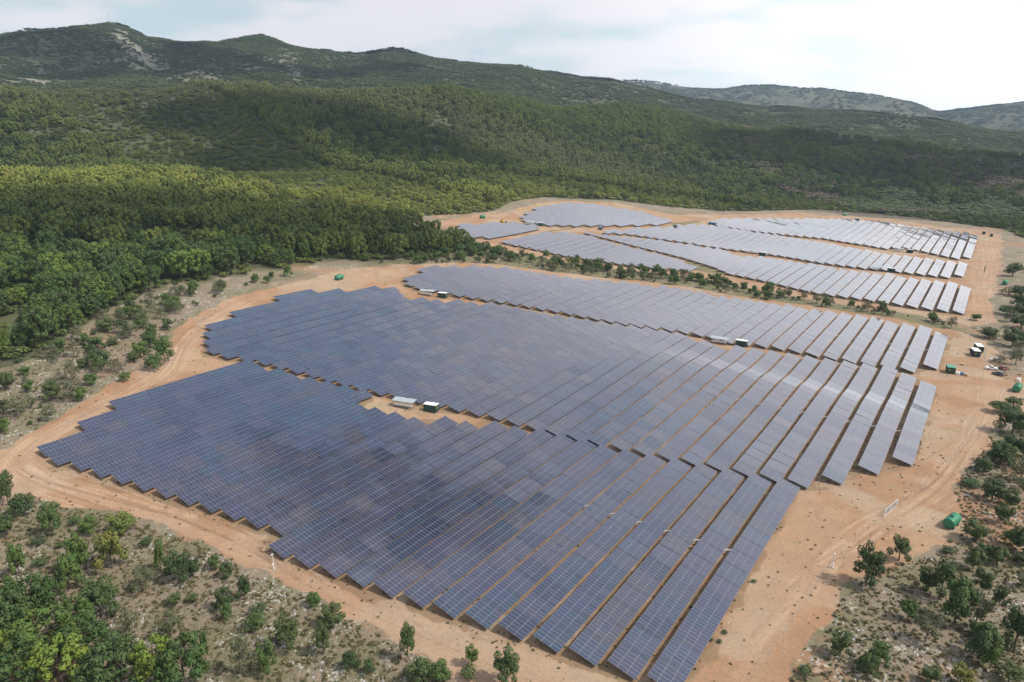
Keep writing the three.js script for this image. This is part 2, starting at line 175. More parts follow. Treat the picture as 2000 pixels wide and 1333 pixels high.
// ---------------------------------------------------------------- terrain
function rise(x) {
  const u = -x - 80; if (u <= 0) return 0; if (u <= 174) return 0.00033 * u * u;
  const v = u - 174; return v < 250 ? 10 + 0.115 * v + 0.0001 * v * v : v < 400 ? 45 + 0.12 * (v - 250) : 63;
}
function site(x, a) {                                     // the graded site: nearly level, with a dip across the middle field
  let y = 0.5 * Math.sin(a / 31 + x / 70) * smooth(-60, -140, x) + 0.35 * Math.sin(x / 23 - a / 47);
  const line = 283 + (x + 40) * -0.10;
  y += smooth(-150, -70, x) * (0.55 * smooth(line - 60, line - 8, a) - 1.15 * smooth(line - 7, line + 7, a) + 0.6 * smooth(line + 10, line + 60, a));
  return y;
}
function ground(x, a) {
  const D = Math.hypot(x, a), az = Math.atan2(x, a);
  let base = rise(x) + site(x, a) * smooth(60, 30, Math.max(0, x)) ;
  if (D < 640) return base;
  const flat = smooth(-0.85, -0.35, az);                  // the plain runs on further to the south
  const dm = mix(1050, 1500, flat), dd = mix(1330, 1640, flat), db = 2250, df = 5200;
  const hm = Math.max(2, EYE + dm * lookup(RIDGES.mid, az) - 9), hb = EYE + db * lookup(RIDGES.back, az) - 4, hf = EYE + df * lookup(RIDGES.far, az);
  const n1 = fbm(x / 260 + 9, a / 260 + 4, 4) - 0.5, n2 = fbm(x / 90 + 1, a / 90, 3) - 0.5;
  const vy = Math.min(base, 52), s0 = mix(800, 1020, flat);
  let y;
  if (D < s0) y = mix(base, vy, smooth(640, s0, D));
  else if (D < dm) y = mix(vy, hm, smooth(s0, dm, D) );
  else if (D < dd) y = mix(hm, Math.min(hm, hb) - mix(14, 4, flat), smooth(dm, dd, D));
  else if (D < db) { const t = (D - dd) / (db - dd); y = mix(Math.min(hm, hb) - mix(14, 4, flat), hb, Math.pow(t, 1.15) * (1 - 0.25 * t) / 0.75); }
  else if (D < 3300) y = mix(hb, Math.min(hb, 90) * 0.8, smooth(db, 3300, D));
  else if (D < df) y = mix(Math.min(hb, 90) * 0.8, hf, smooth(3300, df, D));
  else y = mix(hf, hf * 0.7, smooth(df, 8000, D));
  const w1 = smooth(780, 950, D) * 26 + smooth(1300, 1700, D) * (1 - smooth(1950, 2250, D)) * 70 * smooth(20, 150, hb) + smooth(3400, 4300, D) * (1 - smooth(4700, 5200, D)) * 160;
  const off = smooth(0, 260, Math.max(-470 - x, x - 70, a - 960, 640 - D));
  y += off * n1 * w1 * (1 - 0.7 * smooth(dm - 90, dm, D) * (1 - smooth(dm, dm + 110, D))) + off * n2 * (smooth(800, 1000, D) * 7 + smooth(1400, 1700, D) * 12);
  if (D > dm + 150 && D < db) y = Math.min(y, EYE + D * lookup(RIDGES.back, az) - 9);
  if (D > 2600 && D < df) y = Math.min(y, EYE + D * lookup(RIDGES.far, az) - 14);
  return y;
}
const at = (x, a, dy = 0) => new THREE.Vector3(x, ground(x, a) + dy, -a);

// ground plan drawn once as masks: r = bare earth, g = pale worn track, b = grass
const MAP = { x0: -460, x1: 260, a0: -40, a1: 960, n: 2000 };
const mask = (() => {
  const c = document.createElement('canvas'); c.width = c.height = MAP.n; const g = c.getContext('2d');
  const X = (x) => ((x - MAP.x0) / (MAP.x1 - MAP.x0)) * MAP.n, Y = (a) => ((a - MAP.a0) / (MAP.a1 - MAP.a0)) * MAP.n;
  const path = (L, close) => { g.beginPath(); L.forEach(([x, a], i) => (i ? g.lineTo(X(x), Y(a)) : g.moveTo(X(x), Y(a)))); if (close) g.closePath(); };
  g.fillStyle = '#000'; g.fillRect(0, 0, MAP.n, MAP.n); g.globalCompositeOperation = 'lighter'; g.lineJoin = 'round'; g.lineCap = 'round';
  for (const k of ['dirt1', 'dirt2', 'link']) { path(AREAS[k], true); g.fillStyle = '#f00'; g.fill(); }
  for (const k of ['road', 'road2', 'road3']) for (const [w, s] of [[26, '#001800'.replace('18', '28')], [16, '#003000'], [9, '#004000']]) { path(LINES[k]); g.lineWidth = w; g.strokeStyle = s; g.stroke(); }
  for (const k of ['strip', 'grassA', 'grassB', 'grassC']) { path(AREAS[k], true); g.fillStyle = '#00f'; g.fill(); }
  const px = g.getImageData(0, 0, MAP.n, MAP.n).data;
  g.globalCompositeOperation = 'source-over'; g.fillStyle = '#000'; g.fillRect(0, 0, MAP.n, MAP.n);
  for (const L of Object.values(FIELDS)) { path(L, true); g.fillStyle = '#f00'; g.fill(); g.strokeStyle = '#f00'; g.lineWidth = 6; g.stroke(); }
  g.globalCompositeOperation = 'lighter'; { const rr = rng(19); for (const k of ['road', 'road2', 'road3']) { const cv = new THREE.CatmullRomCurve3(LINES[k].map(([x, a]) => new THREE.Vector3(x, 0, a))), P = cv.getSpacedPoints(220); for (let q = 0; q < 11; q++) { const o = (q - 5) * 1.05 + (rr() - 0.5), wob = 0.8 + rr(), ph = rr() * 9, from = Math.floor(rr() * 80), to = 220 - Math.floor(rr() * 60); const L = []; for (let i = from; i < to; i++) { const t = P[Math.min(i + 1, 220)].clone().sub(P[Math.max(i - 1, 0)]).normalize(), w = o + wob * Math.sin(i / 17 + ph); L.push([P[i].x - t.z * w, P[i].z + t.x * w]); } path(L); g.lineWidth = 1.6; g.strokeStyle = q % 2 ? '#0b0'.replace('b', q % 3 ? 'b' : '6') : '#00a'; g.stroke(); } } }
  const py = g.getImageData(0, 0, MAP.n, MAP.n).data;
  return (x, a, ch) => { const i = clamp(Math.round(X(x)), 0, MAP.n - 1), j = clamp(Math.round(Y(a)), 0, MAP.n - 1); return ch >= 3 ? py[(j * MAP.n + i) * 4 + ch - 3] / 255 : px[(j * MAP.n + i) * 4 + ch] / 255; };
})();
const scatterR = rng(77);
function earth(x, a, out, fine) {
  const w1 = fbm(x / 9 + 3, a / 9, 3) - 0.5, w2 = fbm(x / 9 + 40, a / 9 + 17, 3) - 0.5;
  const mx = x + w1 * 7, ma = a + w2 * 7;
  const dirt = mask(mx, ma, 0), road = mask(x + w1 * 3, a + w2 * 3, 1), grass = mask(mx, ma, 2);
  const p1 = fbm(x / 34, a / 34 + 8, 4), p2 = fbm(x / 5.5 + 9, a / 5.5, 3), p3 = fine ? vnoise(x * 2.3, a * 2.3) * 0.6 + vnoise(x * 5.1 + 4, a * 5.1) * 0.4 : 0.5, p4 = fbm(x / 15 + 70, a / 15 + 5, 4);
  let r, g, b;
  // scrubland: grey-brown litter, dry grass, red soil showing through, pale limestone grit
  r = 0.215; g = 0.172; b = 0.122;
  const f1 = fbm(x / 1.7 + 12, a / 1.7 + 3, 3), f2 = fine ? vnoise(x * 1.9 + 60, a * 1.9) : 0.5, f3 = fine ? vnoise(x * 3.7, a * 3.7 + 20) : 0.5;
  let t = smooth(0.46, 0.62, p4 * 0.7 + f1 * 0.3); r = mix(r, 0.150, t * 0.8); g = mix(g, 0.138, t * 0.8); b = mix(b, 0.072, t * 0.8);
  t = smooth(0.55, 0.68, p1 * 0.75 + f1 * 0.25); r = mix(r, 0.33, t * 0.75); g = mix(g, 0.175, t * 0.75); b = mix(b, 0.092, t * 0.75);
  const stony = smooth(0.44, 0.62, fbm(x / 7 + 21, a / 7 + 33, 4));
  t = smooth(0.60, 0.74, f1 * 0.45 + f2 * 0.55) * stony; r = mix(r, 0.50, t * 0.85); g = mix(g, 0.47, t * 0.85); b = mix(b, 0.41, t * 0.85);
  t = smooth(0.66, 0.80, f3 * 0.6 + f1 * 0.4); r = mix(r, 0.085, t * 0.6); g = mix(g, 0.085, t * 0.6); b = mix(b, 0.04, t * 0.6);
  const k = 0.70 + 0.60 * p3; r *= k; g *= k; b *= k;
  // bare graded earth
  let er = 0.43, eg = 0.268, eb = 0.162;
  t = smooth(0.42, 0.64, p1); er = mix(er, 0.44, t); eg = mix(eg, 0.315, t); eb = mix(eb, 0.212, t);
  t = smooth(0.48, 0.66, p4); er = mix(er, 0.38, t * 0.8); eg = mix(eg, 0.205, t * 0.8); eb = mix(eb, 0.108, t * 0.8);
  t = clamp(road); er = mix(er, 0.49, t * 0.7); eg = mix(eg, 0.32, t * 0.7); eb = mix(eb, 0.205, t * 0.7);
  t = mask(mx, ma, 3) * smooth(0.30, 0.52, p2); er = mix(er, 0.27, t * 0.85); eg = mix(eg, 0.172, t * 0.85); eb = mix(eb, 0.098, t * 0.85);
  const rut = mask(x + w1 * 1.1, a + w2 * 1.1, 4) * smooth(0.25, 0.6, p4 * 0.5 + p2 * 0.5), mound = mask(x + w2 * 1.1, a + w1 * 1.1, 5) * smooth(0.3, 0.6, p2);
  er = mix(er, 0.25, rut * 0.8); eg = mix(eg, 0.148, rut * 0.8); eb = mix(eb, 0.086, rut * 0.8); er = mix(er, 0.58, mound * 0.65); eg = mix(eg, 0.42, mound * 0.65); eb = mix(eb, 0.30, mound * 0.65);
  const e = 0.58 + 0.26 * p3 + 0.22 * p2; er *= e; eg *= e; eb *= e;
  if (!road) { t = smooth(0.60, 0.72, fbm(x / 2.2, a / 2.2 + 50, 3)) * smooth(0.4, 0.6, p2); er = mix(er, 0.24, t * 0.55); eg = mix(eg, 0.19, t * 0.55); eb = mix(eb, 0.095, t * 0.55); }
  r = mix(r, er, dirt); g = mix(g, eg, dirt); b = mix(b, eb, dirt);
  if (dirt > 0.5 && x > -60) for (const L of [LINES.ditch, LINES.ditch2]) { const dd = toLine(L, x + w1 * 2, a + w2 * 2); if (dd < 1.4) { t = smooth(0.9, 0.2, dd) * 0.5 * smooth(0.3, 0.5, p2); r = mix(r, 0.27, t); g = mix(g, 0.165, t); b = mix(b, 0.10, t); } }
  t = grass * (0.55 + 0.45 * smooth(0.35, 0.55, p2 * 0.5 + p4 * 0.5)); r = mix(r, 0.150 * k, t); g = mix(g, 0.140 * k, t); b = mix(b, 0.066 * k, t);   // grass strip between the fields
  // woodland floor
  const wood = inside(AREAS.open, mx, ma) ? 0 : 1;
  if (wood) { r = mix(0.055, 0.095, p2) * k; g = mix(0.066, 0.096, p2) * k; b = mix(0.028, 0.044, p2) * k; }
  out[0] = r; out[1] = g; out[2] = b;
}
const toSRGB = (v) => Math.round(255 * clamp(v <= 0.0031308 ? v * 12.92 : 1.055 * Math.pow(v, 1 / 2.4) - 0.055));
function groundPatch(name, x0, x1, a0, a1, cell, tw, th, label) {
  const nx = Math.round((x1 - x0) / cell), na = Math.round((a1 - a0) / cell);
  const pos = [], uv = [], idx = [];
  for (let j = 0; j <= na; j++) for (let i = 0; i <= nx; i++) { const x = mix(x0, x1, i / nx), a = mix(a0, a1, j / na); pos.push(x, ground(x, a), -a); uv.push(i / nx, j / na); }
  for (let j = 0; j < na; j++) for (let i = 0; i < nx; i++) { const p = j * (nx + 1) + i, q = p + nx + 1; idx.push(p, p + 1, q, p + 1, q + 1, q); }
  const g = new THREE.BufferGeometry(); g.setAttribute('position', new THREE.Float32BufferAttribute(pos, 3)); g.setAttribute('uv', new THREE.Float32BufferAttribute(uv, 2)); g.setIndex(idx); g.computeVertexNormals();
  const d = new Uint8Array(tw * th * 4), c = [0, 0, 0];
  for (let j = 0; j < th; j++) for (let i = 0; i < tw; i++) { earth(mix(x0, x1, (i + 0.5) / tw), mix(a0, a1, (j + 0.5) / th), c, true); const o = (j * tw + i) * 4; d[o] = toSRGB(c[0]); d[o + 1] = toSRGB(c[1]); d[o + 2] = toSRGB(c[2]); d[o + 3] = 255; }
  const t = new THREE.DataTexture(d, tw, th); t.colorSpace = THREE.SRGBColorSpace; t.magFilter = THREE.LinearFilter; t.minFilter = THREE.LinearMipmapLinearFilter; t.generateMipmaps = true; t.needsUpdate = true;
  const bump = grain.clone(); bump.repeat.set((x1 - x0) / 12, (a1 - a0) / 12); bump.needsUpdate = true;
  const m = new THREE.Mesh(g, new THREE.MeshStandardMaterial({ map: t, roughness: 0.95, bumpMap: bump, bumpScale: 0.12 }));
  m.receiveShadow = true; m.castShadow = true; m.name = name; m.userData.kind = 'structure'; if (label) m.userData.label = label; scene.add(m);
}
const grain = (() => {
  const n = 512, d = new Uint8Array(n * n * 4);
  for (let j = 0; j < n; j++) for (let i = 0; i < n; i++) { const v = 255 * clamp(0.55 * vnoise(i * 0.25 % 256, j * 0.25 % 256) + 0.3 * vnoise(i * 0.5, j * 0.5) + 0.15 * vnoise(i, j)); const o = (j * n + i) * 4; d[o] = d[o + 1] = d[o + 2] = v; d[o + 3] = 255; }
  const t = new THREE.DataTexture(d, n, n); t.wrapS = t.wrapT = THREE.RepeatWrapping; t.magFilter = THREE.LinearFilter; t.needsUpdate = true; return t;
})();
const NEAR = [-340, 60, 0, 420], FAR = [-440, 60, 420, 940];
groundPatch('site_ground', ...NEAR, 4, 2000, 2048, 'orange earth and rocky scrub around the front solar fields');
groundPatch('site_ground_001', ...FAR, 5, 900, 940, 'orange earth around the far solar fields');

// the land beyond: forest floor, hills and mountains as one sheet
const rockiness = (x, a) => {                             // pale limestone outcrops on the back ridge
  const D = Math.hypot(x, a), az = Math.atan2(x, a); if (D < 1200) return 0;
  const spots = [[-1.055, 1800, 0.030, 260], [-1.075, 1950, 0.02, 160], [-0.995, 1650, 0.04, 140], [-0.885, 1850, 0.035, 210], [-0.865, 1650, 0.03, 120], [-0.94, 1800, 0.02, 120], [-1.17, 1600, 0.05, 140], [-0.79, 1850, 0.012, 120], [-0.23, 4400, 0.05, 600], [-0.15, 4300, 0.05, 500]];
  let v = 0; for (const [z, d, wz, wd] of spots) v = Math.max(v, Math.exp(-(((az - z) / wz) ** 2) - ((D - d) / wd) ** 2));
  return v;
};
{
  const rings = [20], AZ = 640; while (rings[rings.length - 1] < 9000) { const D = rings[rings.length - 1]; rings.push(D * (D > 1500 && D < 6000 ? 1.018 : 1.03) + (D < 300 ? 3 : 0)); }
  const pos = [], col = [], idx = [], c = [0, 0, 0];
  for (const D of rings) for (let i = 0; i <= AZ; i++) {
    const az = -Math.PI + (i / AZ) * 2 * Math.PI, x = D * Math.sin(az), a = D * Math.cos(az);
    let y = ground(x, a);
    for (const [x0, x1, a0, a1] of [NEAR, FAR]) { const q = Math.min(x - x0, x1 - x, a - a0, a1 - a); if (q > 0) y -= 1.6 * smooth(0, 14, q) + 0.05; }
    pos.push(x, y, -a);
    if (D < 900) earth(x, a, c, false);
    else {
      const n = fbm(x / 45, a / 45, 3), m = fbm(x / 220 + 3, a / 220, 3), rk = rockiness(x, a) * smooth(0.38, 0.56, fbm(x / 32 + 5, a / 32, 3));
      c[0] = mix(0.048, 0.085, n); c[1] = mix(0.060, 0.086, n); c[2] = mix(0.030, 0.046, n);
      const heath = smooth(0.45, 0.6, m) * smooth(-0.42, -0.25, az) * smooth(900, 1000, D) * (1 - smooth(1400, 1700, D));
      c[0] = mix(c[0], 0.17, heath * 0.7); c[1] = mix(c[1], 0.105, heath * 0.7); c[2] = mix(c[2], 0.095, heath * 0.7);
      const rz = rk * (D > 3000 ? 0.15 : 0.7); c[0] = mix(c[0], 0.27, rz); c[1] = mix(c[1], 0.25, rz); c[2] = mix(c[2], 0.21, rz);
    }
    col.push(...c);
  }
  for (let j = 0; j < rings.length - 1; j++) for (let i = 0; i < AZ; i++) { const p = j * (AZ + 1) + i, q = p + AZ + 1; idx.push(p, p + 1, q, p + 1, q + 1, q); }
  const g = new THREE.BufferGeometry(); g.setAttribute('position', new THREE.Float32BufferAttribute(pos, 3)); g.setAttribute('color', new THREE.Float32BufferAttribute(col, 3)); g.setIndex(idx); g.computeVertexNormals();
  const m = new THREE.Mesh(g, new THREE.MeshStandardMaterial({ vertexColors: true, roughness: 1 })); m.castShadow = m.receiveShadow = true;
  m.name = 'hills'; tag(m, 'wooded hills and mountain ridge around the site', null, null, 'structure'); scene.add(m);
}

// ---------------------------------------------------------------- solar tables
const MW = 1.0, ML = 1.96, COLS = 6, TILT = THREE.MathUtils.degToRad(14.4), PITCH_X = 7.65, TABLE = 6.2;
const glassTints = [[0.0086, 0.0139, 0.0464], [0.0122, 0.0178, 0.0544], [0.0184, 0.0228, 0.0608], [0.0245, 0.0266, 0.0640], [0.0318, 0.0297, 0.0624], [0.0147, 0.0253, 0.0624], [0.0134, 0.0291, 0.0672], [0.0355, 0.0317, 0.0576], [0.0220, 0.0329, 0.0736], [0.0220, 0.0228, 0.0672], [0.0269, 0.0304, 0.0672], [0.0281, 0.0291, 0.0608]];
const glassMats = glassTints.map((c) => new THREE.MeshPhysicalMaterial({ color: lin(...c), roughness: 0.12, ior: 1.85, clearcoat: 1, clearcoatRoughness: 0.05 }));
const alu = std([0.30, 0.31, 0.34], 0.5, 0.3), steel = std([0.42, 0.43, 0.44], 0.5, 0.6);
const moduleGeo = new THREE.BoxGeometry(MW - 0.05, 0.03, ML - 0.05);
const SL = 3 * ML + 0.08;                                 // slope length
const modX = (i) => (i - (COLS - 1) / 2) * (MW + 0.016), modZ = (j) => (j - 1) * (ML + 0.03);
// in a table's own axes: x runs along the row, z down the slope, y up from the glass
const frameGeo = (() => {
  const L = []; const W = COLS * (MW + 0.016);
  for (let j = 0; j < 3; j++) for (let i = 0; i < COLS; i++) {
    const x = modX(i), z = modZ(j);
    for (const s of [-1, 1]) { L.push(box(0.026, 0.044, ML, x + s * (MW / 2 - 0.013), 0, z)); L.push(box(MW - 0.052, 0.044, 0.026, x, 0, z + s * (ML / 2 - 0.013))); }
  }
  return merge(L);
})();
const railGeo = merge([-2.35, -0.8, 0.8, 2.35].map((z) => box(COLS * 1.016 + 0.1, 0.08, 0.06, 0, -0.065, z)).concat([-1.9, 1.9].map((x) => box(0.08, 0.12, SL - 0.9, x, -0.165, 0))));
const postGeo = new THREE.BoxGeometry(0.10, 2.6, 0.14); postGeo.translate(0, -1.3, 0);
const rowsOf = { b1: -33.4, b2: -8.6, b3: -10.0, f1: -318.5, f2: -267, f3: -171.5, f4: -5.9, f5: -12.1, f6: -11.2 };
const tables = [];
for (const [field, right] of Object.entries(rowsOf)) {
  const poly = FIELDS[field];
  for (let k = 0; k < 60; k++) {
    const xl = right - k * PITCH_X, xc = xl - 2.9, hits = [];
    for (let i = 0, j = poly.length - 1; i < poly.length; j = i++) { const [x0, a0] = poly[j], [x1, a1] = poly[i]; if ((x0 > xc) !== (x1 > xc)) hits.push(a0 + ((xc - x0) / (x1 - x0)) * (a1 - a0)); }
    hits.sort((p, q) => p - q);
    for (let h = 0; h + 1 < hits.length; h += 2) {
      const n = Math.max(1, Math.round((hits[h + 1] - hits[h]) / TABLE));
      for (let t = 0; t < n; t++) tables.push({ field, k, x: xc, a: hits[h] + (t + 0.5) * TABLE, d: 0 });
    }
  }
}
{
  const r = rng(5);
  for (const t of tables) {
    t.d = Math.hypot(t.x, t.a, EYE); t.tw = r() - 0.5; t.tt = r() - 0.5; t.tint = Math.floor(r() * glassMats.length); t.mixy = r();
    const b0 = ground(t.x, t.a - TABLE / 2), b1 = ground(t.x, t.a + TABLE / 2);
    t.y = (b0 + b1) / 2 + 1.53; t.slope = Math.atan2(b1 - b0, TABLE);
  }
  tables.sort((p, q) => p.d - q.d);
}
function placeTable(o, t) {
  // row direction -z (up by the ground's slope), surface tipped towards +x
  const along = new THREE.Vector3(0, Math.sin(t.slope + t.tw * 0.030), -Math.cos(t.slope + t.tw * 0.030)), tilt = TILT + t.tt * 0.026;
  const down = new THREE.Vector3(Math.cos(tilt), -Math.sin(tilt), 0).normalize();
  const up = new THREE.Vector3().crossVectors(down, along).normalize(), dn = new THREE.Vector3().crossVectors(along, up);
  const m = new THREE.Matrix4().makeBasis(along, up, dn.normalize()); m.setPosition(t.x, t.y, -t.a);
  m.decompose(o.position, o.quaternion, o.scale);
}
const SINGLE = 300;
{
  const r = rng(9), fieldText = { b1: 'tilted table of eighteen blue solar modules in the front field beside the rocky scrub', b2: 'tilted table of eighteen grey-blue solar modules in the long middle field' };
  tables.slice(0, SINGLE).forEach((t) => {
    const o = new THREE.Group(); placeTable(o, t);
    for (let j = 0; j < 3; j++) for (let i = 0; i < COLS; i++) { const q = r(); const m = part(o, 'module', moduleGeo, glassMats[q < 0.84 ? t.tint : Math.floor(r() * glassMats.length)]); m.position.set(modX(i), 0, modZ(j)); }
    part(o, 'module_frame', frameGeo, alu); part(o, 'support_rails', railGeo, steel);
    for (const s of [-1, 1]) { const p = part(o, 'post', postGeo, steel); p.position.set(s * 1.9, -0.2, 0.2); }
    tag(o, fieldText[t.field], 'solar table', t.field === 'b1' ? 'solar tables of the front field' : 'solar tables of the middle field');
    top(o, 'solar_table');
  });
  const rest = tables.slice(SINGLE), far = new THREE.Group();
  const plate = []; for (let j = 0; j < 3; j++) for (let i = 0; i < COLS; i++) plate.push(box(MW - 0.05, 0.03, ML - 0.05, modX(i), 0, modZ(j)));
  const white = new THREE.MeshPhysicalMaterial({ color: 0xffffff, roughness: 0.12, ior: 1.85, clearcoat: 1, clearcoatRoughness: 0.05 });
  const mods = new THREE.InstancedMesh(merge(plate), white, rest.length), frames = new THREE.InstancedMesh(frameGeo, alu, rest.length), legs = new THREE.InstancedMesh(merge([railGeo, ...[-1.9, 1.9].map((x) => { const g = postGeo.clone(); g.translate(x, -0.2, 0.2); return g; })]), steel, rest.length);
  const tmp = new THREE.Object3D(), c = new THREE.Color();
  rest.forEach((t, i) => { placeTable(tmp, t); tmp.updateMatrix(); for (const m of [mods, frames, legs]) m.setMatrixAt(i, tmp.matrix); const q = glassTints[t.tint]; mods.setColorAt(i, c.setRGB(q[0], q[1], q[2])); });
  mods.name = 'module_sheet'; frames.name = 'module_frame'; legs.name = 'table_support';
  for (const m of [mods, frames, legs]) { m.userData.kind = 'stuff'; far.add(m); }
  tag(far, 'rows of solar tables filling the middle and far fields', 'solar tables', null, 'stuff'); top(far, 'solar_array');
  console.log('tables', tables.length);
}
// white cable trays bridging the gaps between neighbouring rows
{
  const mat = std([0.78, 0.78, 0.76], 0.5), geo = merge([box(2.3, 0.05, 0.42), box(2.3, 0.14, 0.04, 0, 0.06, 0.21), box(2.3, 0.14, 0.04, 0, 0.06, -0.21)]);
  const names = { b1: 'front', b2: 'middle', b3: 'third' };
  for (const [f, a, n] of [['b1', 150.5, 6], ['b2', 252, 9], ['b3', 364.5, 8]]) for (let k = 1; k <= n; k++) {
    const x = rowsOf[f] - (k - 1) * PITCH_X - 5.8 - 0.92, o = new THREE.Mesh(geo, mat);
    o.position.copy(at(x, a, 1.32)); o.rotation.z = 0.42;
    tag(o, `white cable tray bridging the gap between two rows of the ${names[f]} field`, 'cable tray', `cable trays of the ${names[f]} field`); top(o, 'cable_tray');
  }
}

// ---------------------------------------------------------------- trees
function foliage(seed, lobes, leaves, size, flat, tint) {
  // small leaf sprays spread over overlapping lobes; tint varies from spray to spray
  const r = rng(seed), pos = [], col = [], v = new THREE.Vector3(), n = new THREE.Vector3(), u = new THREE.Vector3(), w = new THREE.Vector3();
  const total = lobes.reduce((s, l) => s + l[3] * l[3], 0);
  for (const [x, y, z, R] of lobes) {
    const count = Math.round((leaves * R * R) / total), hue = (r() - 0.5) * tint;   // each branch leafs a little yellower or greener
    for (let i = 0; i < count; i++) {
      const th = r() * 6.2832, cz = r() * 2 - 1, sr = Math.sqrt(1 - cz * cz), rad = R * (0.55 + 0.5 * Math.sqrt(r()));
      n.set(sr * Math.cos(th), cz, sr * Math.sin(th)); v.set(x + n.x * rad, y + n.y * rad * flat, z + n.z * rad);
      n.x += (r() - 0.5) * 0.9; n.y += 0.25 + (r() - 0.5) * 0.9; n.z += (r() - 0.5) * 0.9; n.normalize();
      u.set(r() - 0.5, r() - 0.5, r() - 0.5).cross(n).normalize(); w.crossVectors(n, u);
      const s = size * (0.6 + 0.8 * r()), g = hue + (r() - 0.5) * tint;
      pos.push(v.x + u.x * s, v.y + u.y * s, v.z + u.z * s, v.x - u.x * s * 0.6 + w.x * s * 0.7, v.y - u.y * s * 0.6 + w.y * s * 0.7, v.z - u.z * s * 0.6 + w.z * s * 0.7, v.x - u.x * s * 0.5 - w.x * s * 0.7, v.y - u.y * s * 0.5 - w.y * s * 0.7, v.z - u.z * s * 0.5 - w.z * s * 0.7);
      for (let q = 0; q < 3; q++) col.push(1 + g, 1, 1 - g);
    }
  }
  const g = new THREE.BufferGeometry(); g.setAttribute('position', new THREE.Float32BufferAttribute(pos, 3)); g.setAttribute('color', new THREE.Float32BufferAttribute(col, 3)); g.computeVertexNormals(); return g;
}
const leafMat = (c) => new THREE.MeshStandardMaterial({ color: lin(...c), roughness: 0.85, vertexColors: true, side: THREE.DoubleSide });
const bark = std([0.10, 0.075, 0.055], 0.95), paleBark = std([0.20, 0.17, 0.14], 0.95);
// unit trees: one metre high and one metre wide
function oakShape(seed, leaves, lobesN, size) {
  const r = rng(seed), lobes = [], limbs = [rod([0, -0.06, 0], [0.02, 0.34, 0.01], 0.030, 0.020)];
  for (let i = 0; i < lobesN; i++) { const th = i * 2.4 + r(), q = Math.sqrt((i + 0.5) / lobesN), y = 0.24 + 0.52 * r() + 0.14 * (1 - q); const R = 0.085 + 0.085 * r(), sp = 0.37 * (1.15 - 0.5 * y); const x = Math.cos(th) * q * sp, z = Math.sin(th) * q * sp; lobes.push([x, y, z, R]); if (i < 5) limbs.push(rod([0.01, 0.22 + 0.05 * i, 0], [x * 0.9, y, z * 0.9], 0.014, 0.004, 5)); }
  return [foliage(seed + 1, lobes, leaves, size, 0.95, 0.18), merge(limbs)];
}
function pineShape(seed, leaves, lobesN, size) {
  const r = rng(seed), lobes = [], limbs = [rod([0, -0.06, 0], [0.015, 0.45, -0.01], 0.024, 0.018), rod([0.015, 0.45, -0.01], [0, 0.9, 0], 0.018, 0.005)];
  for (let i = 0; i < lobesN; i++) {
    const y = 0.30 + 0.62 * Math.pow((i + 0.5) / lobesN, 0.85), half = 0.44 * Math.sqrt(Math.max(0.05, 1 - Math.pow((y - 0.5) / 0.5, 2))), th = i * 2.4 + r() * 0.8, q = half * (0.35 + 0.65 * Math.sqrt(r()));
    const x = Math.cos(th) * q, z = Math.sin(th) * q; lobes.push([x, y, z, 0.062 + 0.06 * r()]); if (i % 3 === 0) limbs.push(rod([0, y - 0.1, 0], [x, y, z], 0.009, 0.003, 4));
  }
  return [foliage(seed + 1, lobes, leaves, size, 0.8, 0.22), merge(limbs)];
}
function bushShape(seed, leaves, size) {
  const r = rng(seed), lobes = [], limbs = []; for (let i = 0; i < 7; i++) { const th = i * 2.4, q = 0.3 * Math.sqrt(r()); const l = [Math.cos(th) * q, 0.35 + 0.3 * r(), Math.sin(th) * q, 0.2 + 0.1 * r()]; lobes.push(l); limbs.push(rod([0, -0.04, 0], [l[0], l[1], l[2]], 0.015, 0.005, 4)); }
  return [foliage(seed + 1, lobes, leaves, size, 0.9, 0.2), merge(limbs)];
}
const OAKS = [0, 1, 2, 3, 4].map((i) => oakShape(100 + i * 7, 2300, 20 + i, 0.034)), SPARSE = [0, 1, 2].map((i) => oakShape(200 + i * 7, 1000, 15, 0.030));
const PINES = [0, 1, 2, 3, 4].map((i) => pineShape(300 + i * 7, 2800, 40 + 2 * i, 0.031)), BUSHES = [0, 1, 2].map((i) => bushShape(400 + i * 7, 500, 0.055));
const oakMats = [[0.054, 0.088, 0.024], [0.042, 0.072, 0.021], [0.066, 0.096, 0.027]].map(leafMat), lightMats = [[0.078, 0.128, 0.024], [0.066, 0.112, 0.026]].map(leafMat), yellowMats = [[0.125, 0.155, 0.030], [0.14, 0.15, 0.03]].map(leafMat), sparseMats = [[0.105, 0.115, 0.055], [0.085, 0.10, 0.045]].map(leafMat), pineMats = [[0.060, 0.104, 0.018], [0.048, 0.088, 0.018], [0.076, 0.120, 0.020], [0.058, 0.094, 0.024]].map(leafMat), brightPine = [[0.125, 0.175, 0.022], [0.105, 0.160, 0.024]].map(leafMat);
const treeR = rng(2024), pick = (L) => L[Math.floor(treeR() * L.length)];
const KINDS = {
  o: [OAKS, oakMats, 'oak_tree', 'oak'], l: [OAKS, lightMats, 'young_oak', 'young oak'], y: [OAKS, yellowMats, 'yellowing_oak', 'yellowing oak'], s: [SPARSE, sparseMats, 'sparse_tree', 'sparse tree'],
  b: [BUSHES, oakMats, 'bush', 'bush'], p: [PINES, pineMats, 'pine_tree', 'pine'], q: [PINES, brightPine, 'bright_pine', 'pine'],
};
